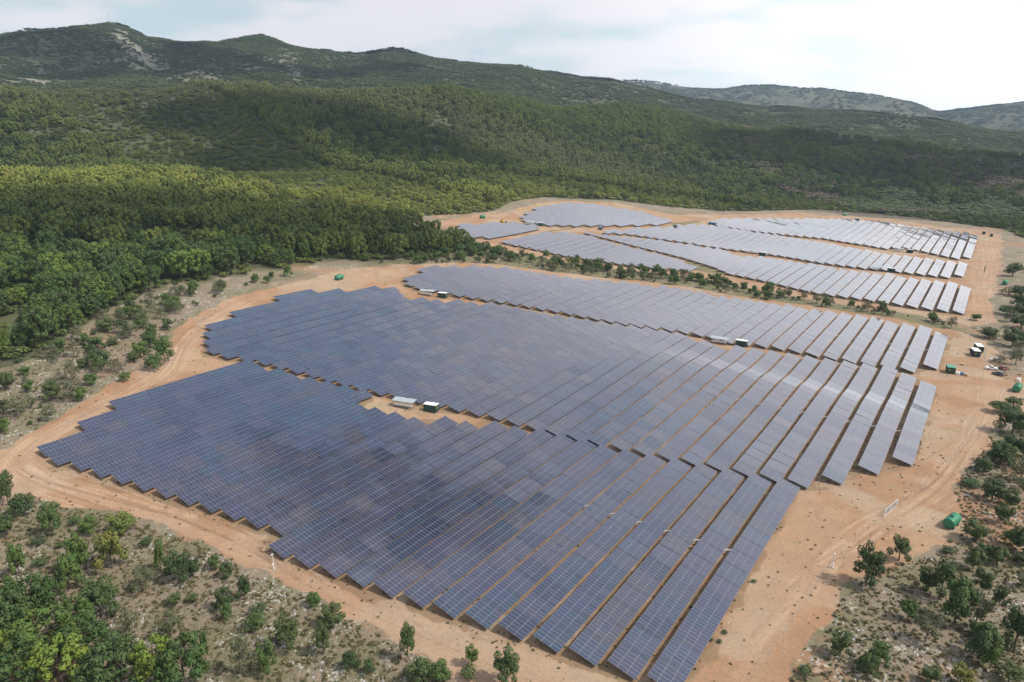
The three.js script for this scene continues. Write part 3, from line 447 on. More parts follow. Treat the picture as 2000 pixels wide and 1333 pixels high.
function plant(x, a, h, w, kind, label, group) {
  const [shapes, mats, name, cat] = KINDS[kind], [crown, trunk] = pick(shapes), o = new THREE.Group();
  part(o, 'trunk', trunk, kind === 's' ? paleBark : bark); part(o, 'crown', crown, pick(mats));
  o.position.copy(at(x, a)); o.rotation.y = treeR() * 6.28; o.scale.set(w * 1.08, h, w * 1.08);
  tag(o, label, cat, group); return top(o, name);
}
const lookOf = { o: 'dark leafy holm oak', l: 'fresh green young oak', y: 'yellow-green oak', s: 'thin grey-green tree with sparse leaves', b: 'low dark green bush', p: 'dark green pine', q: 'bright green pine' };
const placeOf = (x, a) => (x < -215 ? ['on the bare slope below the pine forest', 'trees on the slope below the forest'] : a < 100 && x < -40 ? ['on the rocky scrub below the front field', 'trees on the rocky scrub by the front field'] : a < 330 ? ['on the rocky scrub beside the gate road', 'trees on the scrub beside the gate road'] : ['on the scrub beside the car park and far road', 'trees beside the far road']);
for (const [x, a, h, w, k] of TREES) { const [where, grp] = placeOf(x, a); plant(x, a, Math.max(0.7, h * 0.82), Math.max(0.9, Math.min(w, 13)), k, `${lookOf[k]} ${where}`, grp); }
{ // trees on the grass strip between the fields
  const r = rng(31), S = AREAS.strip; let n = 0;
  for (let i = 0; i < 4000 && n < 235; i++) { const x = mix(-326, -2, r()), a = mix(312, 460, r()); if (!inside(S, x, a)) continue; n++; const k = r() < 0.3 ? 's' : r() < 0.4 ? 'l' : r() < 0.45 ? 'o' : 'b'; const h = k === 'b' ? 1.8 + 1.8 * r() : 3.8 + 4 * r(); plant(x, a, h, h * (0.7 + 0.5 * r()), k, `${lookOf[k]} on the grass strip between the solar fields`, 'trees on the grass strip'); }
}
{ // more scrub trees at the eastern edge and below the forest
  const r = rng(37); let n = 0;
  for (let i = 0; i < 3000 && n < 46; i++) { const x = mix(14, 46, r()), a = mix(120, 640, r()); if (x < 14 + 6 * r() || mask(x, a, 0) > 0.1) continue; n++; const k = r() < 0.6 ? 'o' : r() < 0.6 ? 's' : 'b'; const h = k === 'b' ? 2 + r() : 5 + 4 * r(); const [wh, g] = placeOf(x, a); plant(x, a, h, h * (0.8 + 0.4 * r()), k, `${lookOf[k]} ${wh}`, g); }
  n = 0;
  for (let i = 0; i < 6000 && n < 92; i++) { const x = mix(-330, -215, r()), a = mix(60, 330, r()); if (!inside(AREAS.open, x, a) || mask(x, a, 0) > 0 || mask(x - 5, a, 0) > 0 || mask(x + 5, a, 0) > 0) continue; n++; const k = r() < 0.4 ? 's' : r() < 0.5 ? 'l' : r() < 0.5 ? 'o' : 'b'; const h = k === 'b' ? 2 + r() : 4 + 4 * r(); plant(x, a, h, h * (0.75 + 0.4 * r()), k, `${lookOf[k]} ${placeOf(x, a)[0]}`, placeOf(x, a)[1]); }
}
// the pine forest: the nearest trees one by one, the rest as one mass
const forest = [];
{
  const r = rng(41);
  const inFrame = (az) => az > -1.42 && az < 0.22;
  for (let x = -1300; x < 420; x += 6.9) for (let a = -60; a < 1500; a += 6.9) {
    const px = x + (r() - 0.5) * 6.6, pa = a + (r() - 0.5) * 6.6, D = Math.hypot(px, pa), q = r(), q2 = r();
    if (D > 1420 || D < 60 || inside(AREAS.open, px, pa) || !inFrame(Math.atan2(px, pa))) continue;
    const dens = fbm(px / 60 + 4, pa / 60, 3); if (q < smooth(0.46, 0.30, dens) * 0.55 + 0.35 * Math.exp(-(((D - 665) / 60) ** 2)) * smooth(-0.2, -0.45, Math.atan2(px, pa)) + smooth(-0.45, -0.1, Math.atan2(px, pa)) * smooth(900, 1050, D) * 0.45) continue;
    if (D < 600 && q > 0.74) continue;
    forest.push([px, pa, D, q2, r()]);
  }
  forest.sort((p, q) => p[2] - q[2]);
  const size = (t) => { let h = 6 + 9 * Math.pow(t[3], 0.8); if (t[2] < 600) h = h * 1.08 + 1; if ((t[0] < -290 && t[1] > 395 && t[1] < 560) || (t[1] > 880 && t[1] < 1080 && t[0] > -290)) h *= 0.5; else if (t[1] > 600 && t[2] < 900 && t[0] > -520) h *= 0.5; return [h, 2.2 + h * (0.42 + 0.36 * t[4])]; };
  forest.slice(0, 280).forEach((t) => { const [h, w] = size(t); const k = t[4] > 0.86 ? 'q' : 'p'; plant(t[0], t[1], h, w, k, k === 'q' ? 'bright green pine among the darker trees at the forest edge' : 'dark green round-crowned pine at the edge of the forest', 'pines at the forest edge'); });
  const rest = forest.slice(280), mid = [], bushes = [];
  const shapes = [0, 1, 2].map((i) => pineShape(500 + i * 7, 1700, 34, 0.042)).map(([c, t]) => { const g = t.clone(); const n = g.attributes.position.count; g.deleteAttribute('uv'); g.setAttribute('color', new THREE.Float32BufferAttribute(new Float32Array(n * 3).fill(0.8), 3)); return mergeGeometries([c, g]); });
  // scrub and trees on the hills, thinner over rock
  const hr = rng(43);
  for (let i = 0; i < 300000; i++) {
    const az = mix(-1.36, 0.2, hr()), D = Math.sqrt(mix(1000 * 1000, 2600 * 2600, hr())), x = D * Math.sin(az), a = D * Math.cos(az), q = hr();
    if (D < mix(1330, 1000, smooth(-0.45, -0.1, az))) continue;
    if (q < rockiness(x, a) * 0.95 * smooth(0.40, 0.56, fbm(x / 32 + 5, a / 32, 3)) ) continue;
    if (hr() < smooth(0.5, 0.35, fbm(x / 70 + 8, a / 70, 3)) * 0.6) continue;
    bushes.push([x, a, D, hr(), hr()]);
  }
  const under = [];                                      // low scrub under and between the pines
  for (let i = 0; i < 75000; i++) { const az = mix(-1.36, 0.2, hr()), D = Math.sqrt(mix(300 * 300, 1420 * 1420, hr())), x = D * Math.sin(az), a = D * Math.cos(az), q1 = hr(), q2 = hr(); if (inside(AREAS.open, x, a)) continue; under.push([x, a, D, q1, q2]); }
  const o = new THREE.Object3D(), c = new THREE.Color();
  const wood = new THREE.Group();
  const fill = (list, geo, name, sized, tone) => { const m = new THREE.InstancedMesh(geo, leafMat([1, 1, 1]), list.length); list.forEach((t, i) => { const [h, w] = sized(t); o.position.set(t[0], ground(t[0], t[1]) - (t[2] > 1500 ? 1.2 : 0.1), -t[1]); o.rotation.y = t[4] * 43; o.scale.set(w * 1.08, h, w * 1.08); o.updateMatrix(); m.setMatrixAt(i, o.matrix); m.setColorAt(i, tone(t, c)); }); m.name = name; m.userData.kind = 'stuff'; wood.add(m); };
  const tone = (t, c) => { const n = fbm(t[0] / 80 + 7, t[1] / 80, 3), g = smooth(0.3, 0.7, n * 0.55 + t[3] * 0.45); const az = Math.atan2(t[0], t[1]), young = Math.exp(-(((t[2] - 655 - 130 * smooth(-0.8, -0.45, az) - 30 * Math.sin(az * 9)) / 85) ** 2)) * smooth(-0.12, -0.35, az) * smooth(0.28, 0.50, fbm(t[0] / 40, t[1] / 40 + 9, 3) * 0.7 + t[4] * 0.3); c.setRGB(mix(0.040, 0.118, g), mix(0.068, 0.150, g), mix(0.016, 0.026, g)); const pale = Math.exp(-(((t[2] - 1040) / 70) ** 2)) * smooth(-0.25, -0.5, az) * 0.7; c.r = mix(c.r, 0.15, pale); c.g = mix(c.g, 0.16, pale); c.b = mix(c.b, 0.07, pale); c.r = mix(c.r, 0.25, young * 0.9); c.g = mix(c.g, 0.27, young * 0.9); c.b = mix(c.b, 0.05, young * 0.9); return c; };  // young band: lime leaves plus painted sunlight; pale crest: sunlight painted into leaf colour
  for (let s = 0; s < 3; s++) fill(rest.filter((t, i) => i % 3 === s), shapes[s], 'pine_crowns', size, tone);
  const small = [0, 1].map((i) => bushShape(600 + i * 7, 190, 0.095)[0]);
  const tone2 = (t, c) => { const n = fbm(t[0] / 150 + 7, t[1] / 150, 3), g = smooth(0.3, 0.7, n * 0.5 + t[3] * 0.5), az = Math.atan2(t[0], t[1]), he = smooth(0.5, 0.62, fbm(t[0] / 120 + 3, t[1] / 120, 3)) * smooth(-0.42, -0.25, az) * (1 - smooth(1500, 1800, t[2])); c.setRGB(mix(0.036, 0.078, g), mix(0.060, 0.104, g), mix(0.024, 0.036, g)); c.r = mix(c.r, 0.15, he * 0.7); c.g = mix(c.g, 0.10, he * 0.7); c.b = mix(c.b, 0.085, he * 0.7); return c; };
  for (let s = 0; s < 2; s++) fill(bushes.filter((t, i) => i % 2 === s), small[s], 'hill_scrub', (t) => { const h = (2.4 + 3 * t[3]) * mix(1.5, 1, smooth(1300, 1700, t[2])); return [h, h * (1.5 + 0.7 * t[4])]; }, tone2);
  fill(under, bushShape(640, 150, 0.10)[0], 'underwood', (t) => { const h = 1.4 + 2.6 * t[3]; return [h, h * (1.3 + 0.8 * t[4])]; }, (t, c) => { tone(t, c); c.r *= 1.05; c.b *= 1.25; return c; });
  tag(wood, 'dense pine forest and hillside scrub stretching to the ridge', 'forest', null, 'stuff'); top(wood, 'forest');
  console.log('forest', forest.length, bushes.length);
}
// ---------------------------------------------------------------- loose ground cover: limestone, tufts, far woods
{
  const r = rng(61), o = new THREE.Object3D(), c = new THREE.Color(), stones = [], tufts = [];
  const free = (x, a) => inside(AREAS.open, x, a) && mask(x, a, 0) < 0.1;
  const put = (x, a) => {
    const stony = smooth(0.44, 0.62, fbm(x / 7 + 21, a / 7 + 33, 4));
    if (free(x, a)) { if (r() < stony * 0.75) stones.push([x, a, 0.07 + 0.30 * Math.pow(r(), 3)]); if (r() < 0.42) tufts.push([x, a, 0.18 + 0.55 * Math.pow(r(), 2)]); }
    else if (mask(x, a, 3) > 0.5 ? r() < 0.12 : r() < 0.02) tufts.push([x, a, 0.15 + 0.3 * r()]);
    else if (r() < 0.012 && inside(AREAS.open, x, a)) stones.push([x, a, 0.08 + 0.22 * r() * r()]);
  };
  for (let i = 0; i < 60000; i++) put(mix(-300, 40, r()), mix(30, 300, r()));
  for (let i = 0; i < 34000; i++) put(mix(-210, -40, r()), mix(30, 110, r()));
  for (let i = 0; i < 22000; i++) put(mix(-30, 40, r()), mix(100, 260, r()));
  for (let i = 0; i < 16000; i++) put(mix(-330, 20, r()), mix(300, 460, r()));
  const lump = new THREE.IcosahedronGeometry(1, 0); { const p = lump.attributes.position, q = rng(8), seen = new Map(); for (let i = 0; i < p.count; i++) { const k = [p.getX(i), p.getY(i), p.getZ(i)].map((v) => v.toFixed(2)).join(); if (!seen.has(k)) seen.set(k, 0.65 + 0.6 * q()); const s = seen.get(k); p.setXYZ(i, p.getX(i) * s, p.getY(i) * s * 0.62, p.getZ(i) * s); } lump.computeVertexNormals(); }
  const stone = new THREE.InstancedMesh(lump, std([1, 1, 1], 0.95), stones.length);
  stones.forEach(([x, a, s], i) => { o.position.copy(at(x, a, s * 0.12)); o.rotation.set(r() * 0.5, r() * 6.28, r() * 0.5); o.scale.set(s * (0.8 + 0.7 * r()), s, s * (0.8 + 0.7 * r())); o.updateMatrix(); stone.setMatrixAt(i, o.matrix); const k = 0.22 + 0.22 * r(); stone.setColorAt(i, c.setRGB(k, k * 0.95, k * 0.86)); });
  stone.name = 'limestone_rubble'; tag(stone, 'pale limestone rubble strewn over the scrub', 'stones', null, 'stuff'); scene.add(stone);
  const tuftGeo = foliage(701, [[0, 0.45, 0, 0.5], [0.3, 0.3, 0.2, 0.35], [-0.3, 0.3, -0.1, 0.35]], 42, 0.26, 0.8, 0.3);
  const tuft = new THREE.InstancedMesh(tuftGeo, leafMat([1, 1, 1]), tufts.length);
  tufts.forEach(([x, a, s], i) => { o.position.copy(at(x, a, 0)); o.rotation.set(0, r() * 6.28, 0); o.scale.set(s * 1.3, s, s * 1.3); o.updateMatrix(); tuft.setMatrixAt(i, o.matrix); const g = r(); tuft.setColorAt(i, c.setRGB(mix(0.07, 0.21, g), mix(0.085, 0.16, g), mix(0.03, 0.085, g))); });
  tuft.name = 'dry_grass'; tag(tuft, 'tufts of dry grass and low herbs over the bare ground', 'grass', null, 'stuff'); scene.add(tuft);
  // woods on the far mountains
  const far = [], q = rng(63); for (let i = 0; i < 60000; i++) { const az = mix(-0.62, 0.25, q()), D = mix(3300, 5600, q()), x = D * Math.sin(az), a = D * Math.cos(az); if (q() < rockiness(x, a) * 0.9 || q() < smooth(0.52, 0.40, fbm(x / 240, a / 240, 3)) * 0.8) continue; far.push([x, a, q()]); }
  const fm = new THREE.InstancedMesh(foliage(711, [[0, 0.4, 0, 0.5]], 40, 0.28, 0.8, 0.1), leafMat([1, 1, 1]), far.length);
  far.forEach(([x, a, s], i) => { o.position.copy(at(x, a, -3.5)); o.rotation.set(0, s * 50, 0); o.scale.set(16 + 8 * s, 6 + 3 * s, 16 + 8 * s); o.updateMatrix(); fm.setMatrixAt(i, o.matrix); fm.setColorAt(i, c.setRGB(0.055 + 0.03 * s, 0.075 + 0.025 * s, 0.04)); });
  fm.name = 'mountain_woods'; tag(fm, 'woods covering the far hazy mountains', 'forest', null, 'stuff'); scene.add(fm);
  console.log('stones', stones.length, tufts.length, far.length);
}
// cumulus drifting high above, outside the picture, whose shade dapples the hills
{
  const cloudMat = std([0.9, 0.9, 0.9], 1);
  for (const [x, a, w, l, turn, seed] of [[-690, 600, 330, 105, 0.86, 1], [-200, 1290, 380, 130, 0.16, 2], [-1500, 1000, 620, 230, 0.98, 3], [-430, 300, 200, 95, 0.92, 4]]) {
    const r = rng(800 + seed), L = [];
    for (let i = 0; i < 16; i++) { const th = r() * 6.28, q = Math.sqrt(r()) * 0.75, R = (0.26 + 0.22 * r()) * l; const g = new THREE.IcosahedronGeometry(R, 3), p = g.attributes.position; for (let k = 0; k < p.count; k++) { const vx = p.getX(k), vy = p.getY(k), vz = p.getZ(k), n = 0.85 + 0.35 * fbm(vx / R * 1.6 + vy / R + i * 9, vz / R * 1.6 - vy / R, 3); p.setXYZ(k, vx * n * 1.5, vy * n * 0.6, vz * n); } g.computeVertexNormals(); g.translate(Math.cos(th) * q * w, (r() - 0.3) * l * 0.3, Math.sin(th) * q * l); L.push(g); }
    const m = new THREE.Mesh(merge(L), cloudMat); const y = ground(x, a), t = (1300 - y) / SUN.y;
    m.position.set(x + SUN.x * t, 1300, -a + SUN.z * t); m.rotation.y = turn;
    tag(m, 'white cumulus cloud drifting high above the hills', 'cloud', 'clouds above the hills'); top(m, 'cloud');
  }
}
// ---------------------------------------------------------------- buildings, machines and street furniture
const darkGreen = std([0.014, 0.058, 0.046], 0.55), deepGreen = std([0.010, 0.042, 0.034], 0.6), whitePaint = std([0.80, 0.80, 0.79], 0.5), tankGreen = std([0.025, 0.19, 0.10], 0.45), galv = std([0.50, 0.52, 0.54], 0.45, 0.4), blackish = std([0.025, 0.027, 0.03], 0.6), yellow = std([0.75, 0.52, 0.03], 0.6), rubber = std([0.02, 0.02, 0.02], 0.9), concrete = std([0.42, 0.40, 0.36], 0.9), glassDark = new THREE.MeshPhysicalMaterial({ color: lin(0.02, 0.025, 0.03), roughness: 0.08 }), timber = std([0.42, 0.31, 0.19], 0.85);
function stand(o, x, a, turn = 0, dy = 0) { o.position.copy(at(x, a, dy)); o.rotation.y = -turn; return o; }   // turn: from the row direction towards +x
// container: length along x, width along z, standing on two sills
function container(L, W, H, wallMat, roofMat, name, label, cat, x, a, turn, group) {
  const o = new THREE.Group(), wall = part(o, 'wall', merge([box(L, H, W, 0, 0.2 + H / 2, 0), ...[-1, 1].flatMap((s) => Array.from({ length: Math.floor(L / 0.42) }, (_, i) => box(0.2, H - 0.3, 0.05, -L / 2 + 0.35 + i * 0.42, 0.2 + H / 2, s * (W / 2 + 0.02))))]), wallMat);
  part(o, 'roof', merge([box(L + 0.16, 0.10, W + 0.16, 0, 0.25 + H, 0), box(L * 0.96, 0.05, W * 0.8, 0, 0.32 + H, 0)]), roofMat);
  for (const s of [-1, 1]) part(o, 'base_sill', box(0.35, 0.6, W, s * (L / 2 - 0.5), -0.1, 0), concrete);
  const door = part(o, 'door', merge([box(0.05, H - 0.35, W * 0.42, L / 2 + 0.03, 0.2 + (H - 0.2) / 2, -W * 0.22), box(0.05, H - 0.35, W * 0.42, L / 2 + 0.03, 0.2 + (H - 0.2) / 2, W * 0.22)]), deepGreen);
  part(door, 'warning_sign', box(0.03, 0.45, 0.4, L / 2 + 0.075, 0.2 + H * 0.62, W * 0.22), yellow);
  for (const s of [-1, 1]) { const v = part(wall, 'vent', merge([0, 1, 2, 3, 4].map((i) => box(0.9, 0.07, 0.04, s * L * 0.26, 0.9 + i * 0.13, -W / 2 - 0.06))), deepGreen); }
  tag(o, label, cat, group); stand(o, x, a, turn); return top(o, name);
}
const CT = -0.24;
const stations = [
  ['in the sandy notch of the front field', -155.6, 176.1, -165.0, 172.4, CT], ['at the sandy corner of the middle field', -247.2, 292.6, -255.6, 289.4, CT],
  ['between the middle field and the third field', -90.1, 325.0, -100.0, 322.6, -0.05], ['beside the small leaf-shaped field under the forest', -328.9, 524.2, -336.5, 519.5, -0.5],
  ['in the gap between the two long far fields', -152.0, 583.1, -162.4, 586.4, 0.1], ['in front of the farthest field near the boundary road', -55.3, 673.9, -64.1, 676.4, 0.05],
  ['below the second far field by the road', -56.9, 574.4, -67.1, 576.1, 0.05], ['behind the farthest field at the wood edge', -129.7, 879.2, -139.2, 874.3, -0.3],
];
for (const [where, cx, ca, kx, ka, turn] of stations) {
  container(5.0, 2.45, 2.65, darkGreen, whitePaint, 'transformer_station', `dark green cabin with white roof ${where}`, 'cabin', cx, ca, turn, 'transformer cabins');
  // open shelter with a sheet roof over a row of white inverters; long side along x, open side to -z... towards the rows' near end
  const o = new THREE.Group(), L = 8.2;
  const roof = part(o, 'roof', merge([box(L + 0.5, 0.06, 2.9), ...Array.from({ length: 15 }, (_, i) => box(0.06, 0.05, 2.9, -L / 2 - 0.1 + i * 0.6, 0.055, 0))]), std([0.40, 0.45, 0.48], 0.4, 0.2)); roof.position.set(0, 2.75, 0.1); roof.rotation.x = 0.16;
  for (const x of [-L / 2 + 0.1, -L / 6, L / 6, L / 2 - 0.1]) { part(o, 'post', box(0.1, 2.85, 0.1, x, 1.1, -0.9), steel); part(o, 'post', box(0.1, 2.5, 0.1, x, 0.95, 1.1), steel); }
  part(o, 'rail', merge([box(L, 0.08, 0.08, 0, 0.75, 1.0), box(L, 0.08, 0.08, 0, 1.65, 1.0), box(L, 0.06, 0.5, 0, 0.3, 0.9)]), blackish);
  for (let i = 0; i < 7; i++) { const b = part(o, 'inverter', box(0.72, 1.0, 0.34, -L / 2 + 0.95 + i * 1.05, 1.2, 1.18), whitePaint); part(b, 'cooling_grille', box(0.5, 0.16, 0.03, -L / 2 + 0.95 + i * 1.05, 0.85, 1.365), blackish); }
  tag(o, `open inverter shelter ${where}`, 'inverter shelter', 'inverter shelters'); stand(o, kx, ka, turn, 0.15); top(o, 'inverter_shelter');
}
container(6.0, 2.6, 2.7, deepGreen, whitePaint, 'site_container', 'dark container with white roof at the car park, nearer the gate road', 'container', 2.2, 372.2, 1.28);
container(6.0, 2.6, 2.7, deepGreen, whitePaint, 'site_container', 'dark container with white roof standing behind its twin at the car park', 'container', 3.2, 381.5, 1.28);
container(5.0, 3.0, 2.6, darkGreen, std([0.10, 0.28, 0.20], 0.6), 'green_hut', 'green hut with pale green roof opposite the parked cars', 'hut', -5.5, 338.5, 1.4);
container(2.6, 2.4, 2.3, deepGreen, deepGreen, 'switch_box', 'small dark switch box by the far boundary road, on the field side', 'switch box', -7.5, 843.7, 0);
container(2.6, 2.4, 2.3, deepGreen, deepGreen, 'switch_box', 'small dark switch box by the far boundary road, on the road side', 'switch box', -0.8, 826.7, 0);
const bluePaint = std([0.03, 0.16, 0.30], 0.5);
container(5.9, 2.4, 2.5, bluePaint, std([0.12, 0.30, 0.45], 0.5), 'blue_container', 'blue shipping container among the far fields beside bare earth', 'container', -288.4, 560.5, 0.9);
container(9, 2.4, 2.4, bluePaint, std([0.12, 0.30, 0.45], 0.5), 'blue_container', 'long blue container at the tip of the farthest field', 'container', -234.5, 700.2, 0.5);
container(4.4, 2.3, 2.3, deepGreen, darkGreen, 'skip_box', 'dark closed skip at the bend between the far fields', 'skip', -252.5, 645.9, 0.6);

// water tanks: ribbed green cylinders lying on saddles
function tank(x, a, turn, label, s = 0.92) {
  const o = new THREE.Group(), R = 1.5 * s, L = 5.2 * s;
  const prof = [[0, -L / 2 - 0.28], [R * 0.5, -L / 2 - 0.24], [R * 0.85, -L / 2 - 0.12], [R, -L / 2]]; for (let i = 1; i < 8; i++) { const y = -L / 2 + (i * L) / 8; prof.push([R, y - 0.09], [R + 0.045, y - 0.05], [R + 0.045, y + 0.05], [R, y + 0.09]); } prof.push([R, L / 2], [R * 0.85, L / 2 + 0.12], [R * 0.5, L / 2 + 0.24], [0, L / 2 + 0.28]);
  const g = new THREE.LatheGeometry(prof.map(([r, y]) => new THREE.Vector2(r, y)), 28); g.rotateX(Math.PI / 2); g.translate(0, R + 0.2, 0); part(o, 'shell', g, tankGreen);
  for (const z of [-L * 0.3, L * 0.3]) part(o, 'saddle', box(R * 1.7, 0.75, 0.4, 0, 0.25, z), deepGreen);
  const hatch = part(o, 'hatch', cyl(0.35, 0.35, 0.3, 0, 2 * R + 0.3, L * 0.15, 16), tankGreen); part(hatch, 'lid', cyl(0.42, 0.42, 0.07, 0, 2 * R + 0.48, L * 0.15, 16), deepGreen);
  part(o, 'outlet_pipe', rod([0, 0.45, L / 2 + 0.1], [0, 0.45, L / 2 + 0.7], 0.08, 0.08, 10), blackish);
  tag(o, label, 'water tank', 'green water tanks'); stand(o, x, a, turn); top(o, 'water_tank');
}
tank(3.3, 196.1, 0.28, 'green ribbed water tank on bare earth by the gate'); tank(17.8, 326.4, 0.16, 'green ribbed water tank at the edge of the car park'); tank(-307.9, 272.7, -0.02, 'green ribbed water tank on the sandy turn below the forest');
tank(-375.4, 502.3, 0.14, 'green ribbed water tank under the forest by the small far field'); tank(12.0, 564.3, 0.2, 'green ribbed water tank beside the far boundary road'); tank(-150.4, 928.9, 0.7, 'green ribbed water tank at the wood edge behind the farthest field');

// cars
function car(x, a, turn, paint, label, pickup) {
  const o = new THREE.Group(), body = new THREE.Shape(); const m = std(paint, 0.35, 0.1);
  body.moveTo(-2.15, 0.35); body.lineTo(-2.2, 0.75); body.lineTo(-2.05, 0.95); body.lineTo(-0.95, 1.02); body.lineTo(2.1, 1.0); body.lineTo(2.2, 0.7); body.lineTo(2.15, 0.35); body.closePath();
  const bg = new THREE.ExtrudeGeometry(body, { depth: 1.6, bevelEnabled: true, bevelSize: 0.06, bevelThickness: 0.08, bevelSegments: 2 }); bg.translate(0, 0, -0.8); part(o, 'body', bg, m);
  const cab = new THREE.Shape(), e = pickup ? 0.75 : 1.95; cab.moveTo(-0.95, 1.0); cab.lineTo(-0.35, 1.5); cab.lineTo(e - 0.35, 1.52); cab.lineTo(e, 1.0); cab.closePath();
  const cg = new THREE.ExtrudeGeometry(cab, { depth: 1.4, bevelEnabled: true, bevelSize: 0.03, bevelThickness: 0.05, bevelSegments: 1 }); cg.translate(0, 0, -0.7); const wn = part(o, 'cabin_glass', cg, glassDark); part(wn, 'roof', box(e - 0.1, 0.05, 1.42, (e - 0.7) / 2, 1.575, 0), m);
  for (const [wx, wz] of [[-1.35, -0.8], [-1.35, 0.8], [1.35, -0.8], [1.35, 0.8]]) { const g = new THREE.CylinderGeometry(0.34, 0.34, 0.24, 16); g.rotateX(Math.PI / 2); g.translate(wx, 0.34, wz); const w = part(o, 'wheel', g, rubber); const h = new THREE.CylinderGeometry(0.2, 0.2, 0.26, 12); h.rotateX(Math.PI / 2); h.translate(wx, 0.34, wz); part(w, 'rim', h, galv); }
  for (const s of [-1, 1]) { part(o, 'headlight', box(0.08, 0.16, 0.34, -2.22, 0.78, s * 0.58), whitePaint); part(o, 'tail_light', box(0.06, 0.16, 0.3, 2.22, 0.8, s * 0.6), std([0.35, 0.02, 0.02], 0.4)); }
  tag(o, label, 'car'); stand(o, x, a, turn); top(o, 'parked_car');
}
car(10.2, 367.5, -0.35, [0.78, 0.78, 0.77], 'white estate car parked apart beside the scrub', false); car(8.9, 352.5, -0.2, [0.75, 0.76, 0.77], 'white pickup parked beside two other cars', true); car(11.5, 345.5, 0.5, [0.10, 0.10, 0.11], 'dark grey car parked at the edge of the scrub', false); car(13.0, 356.0, 1.2, [0.32, 0.12, 0.11], 'dull red car parked behind the white pickup', false);

// a small wheel loader by the small far field
{
  const o = new THREE.Group(); part(o, 'body', merge([box(3.2, 0.8, 1.5, 0, 1.1, 0), box(1.2, 0.6, 1.4, 1.0, 1.7, 0)]), yellow); const cab = part(o, 'cab', box(1.1, 1.3, 1.3, -0.2, 2.1, 0), glassDark); part(cab, 'roof', box(1.25, 0.1, 1.4, -0.2, 2.8, 0), yellow);
  for (const [x, z] of [[-1.1, -0.85], [-1.1, 0.85], [1.1, -0.85], [1.1, 0.85]]) { const g = new THREE.CylinderGeometry(0.6, 0.6, 0.4, 16); g.rotateX(Math.PI / 2); g.translate(x, 0.6, z); part(o, 'wheel', g, rubber); }
  part(o, 'boom', merge([rod([-1.2, 1.4, -0.5], [-2.6, 0.6, -0.5], 0.1), rod([-1.2, 1.4, 0.5], [-2.6, 0.6, 0.5], 0.1)]), yellow); part(o, 'bucket', merge([box(0.1, 0.8, 1.8, -2.7, 0.5, 0), box(0.7, 0.1, 1.8, -3.0, 0.12, 0)]), blackish);
  tag(o, 'yellow wheel loader on bare earth near the small leaf-shaped field', 'loader'); stand(o, -356, 505, 0.4); top(o, 'wheel_loader');
}
// pallets and crates left on the site
function pallet(x, a, turn, dy, label, group) { const o = new THREE.Group(); for (let i = 0; i < 6; i++) part(o, 'plank', box(1.2, 0.025, 0.12, 0, 0.13, -0.42 + i * 0.17), timber); for (const z of [-0.42, 0, 0.42]) part(o, 'bearer', box(1.2, 0.11, 0.09, 0, 0.058, z), timber); tag(o, label, 'pallet', group); stand(o, x, a, turn, dy); top(o, 'pallet'); }
[[-283.5, 273, 0.3], [-281.8, 274.4, 0.9], [-279.9, 275.3, 0.1], [-282.6, 275.6, 0.5]].forEach(([x, a, t], i) => { for (let k = 0; k < 3; k++) pallet(x, a, t + k * 0.05, k * 0.145, 'timber pallet in the piles by the green tank of the sandy turn', 'pallets at the sandy turn'); });
[[-170.9, 181.6, 0.4], [-169.4, 182.2, 1.0]].forEach(([x, a, t]) => pallet(x, a, t, 0.01, 'timber pallet behind the inverter shelter of the front field', 'pallets behind the front shelter'));
function crate(x, a, w, h, d, mat, label) { const o = new THREE.Group(); part(o, 'box', box(w, h, d, 0, h / 2 + 0.08, 0), mat); part(o, 'lid', box(w + 0.06, 0.06, d + 0.06, 0, h + 0.12, 0), mat); part(o, 'bearer', merge([box(w, 0.1, 0.12, 0, 0.04, -d / 3), box(w, 0.1, 0.12, 0, 0.04, d / 3)]), timber); tag(o, label, 'crate'); stand(o, x, a, 0.3); top(o, 'storage_crate'); }
crate(-2.6, 336.8, 1.4, 1.0, 1.1, whitePaint, 'white storage crate beside the green hut'); crate(-1.1, 337.2, 1.1, 1.0, 1.1, bluePaint, 'blue storage crate beside the green hut'); crate(0.4, 336.6, 1.2, 0.8, 0.9, timber, 'brown wooden crate near the green hut'); crate(-1.6, 353, 1.6, 0.5, 1.1, timber, 'low wooden crate on the earth behind the green hut'); crate(18.4, 340.5, 1.2, 1.1, 1.2, whitePaint, 'white crate beside the car park water tank');
crate(-353, 508, 2.2, 1.6, 1.8, timber, 'brown crate beside the wheel loader');

// camera poles
for (const [x, a, label] of [[-125.0, 84.9, 'white camera pole beside the lowest corner of the front field'], [-18.2, 159.2, 'white camera pole beside the gate road']]) {
  const o = new THREE.Group(); part(o, 'pole', cyl(0.06, 0.08, 3.9, 0, 1.85, 0, 10), whitePaint); part(o, 'base', box(0.6, 0.3, 0.6, 0, 0.02, 0), concrete); const h = part(o, 'camera_head', merge([box(0.24, 0.2, 0.45, 0, 3.75, 0.15), cyl(0.12, 0.12, 0.18, 0, 3.86, 0, 10)]), whitePaint); part(h, 'lens', cyl(0.07, 0.07, 0.06, 0, 3.75, 0.38, 8), blackish); part(o, 'cabinet', box(0.32, 0.5, 0.2, 0, 1.2, 0.16), whitePaint);
  tag(o, label, 'camera pole'); stand(o, x, a, 0.6); top(o, 'camera_pole');
}
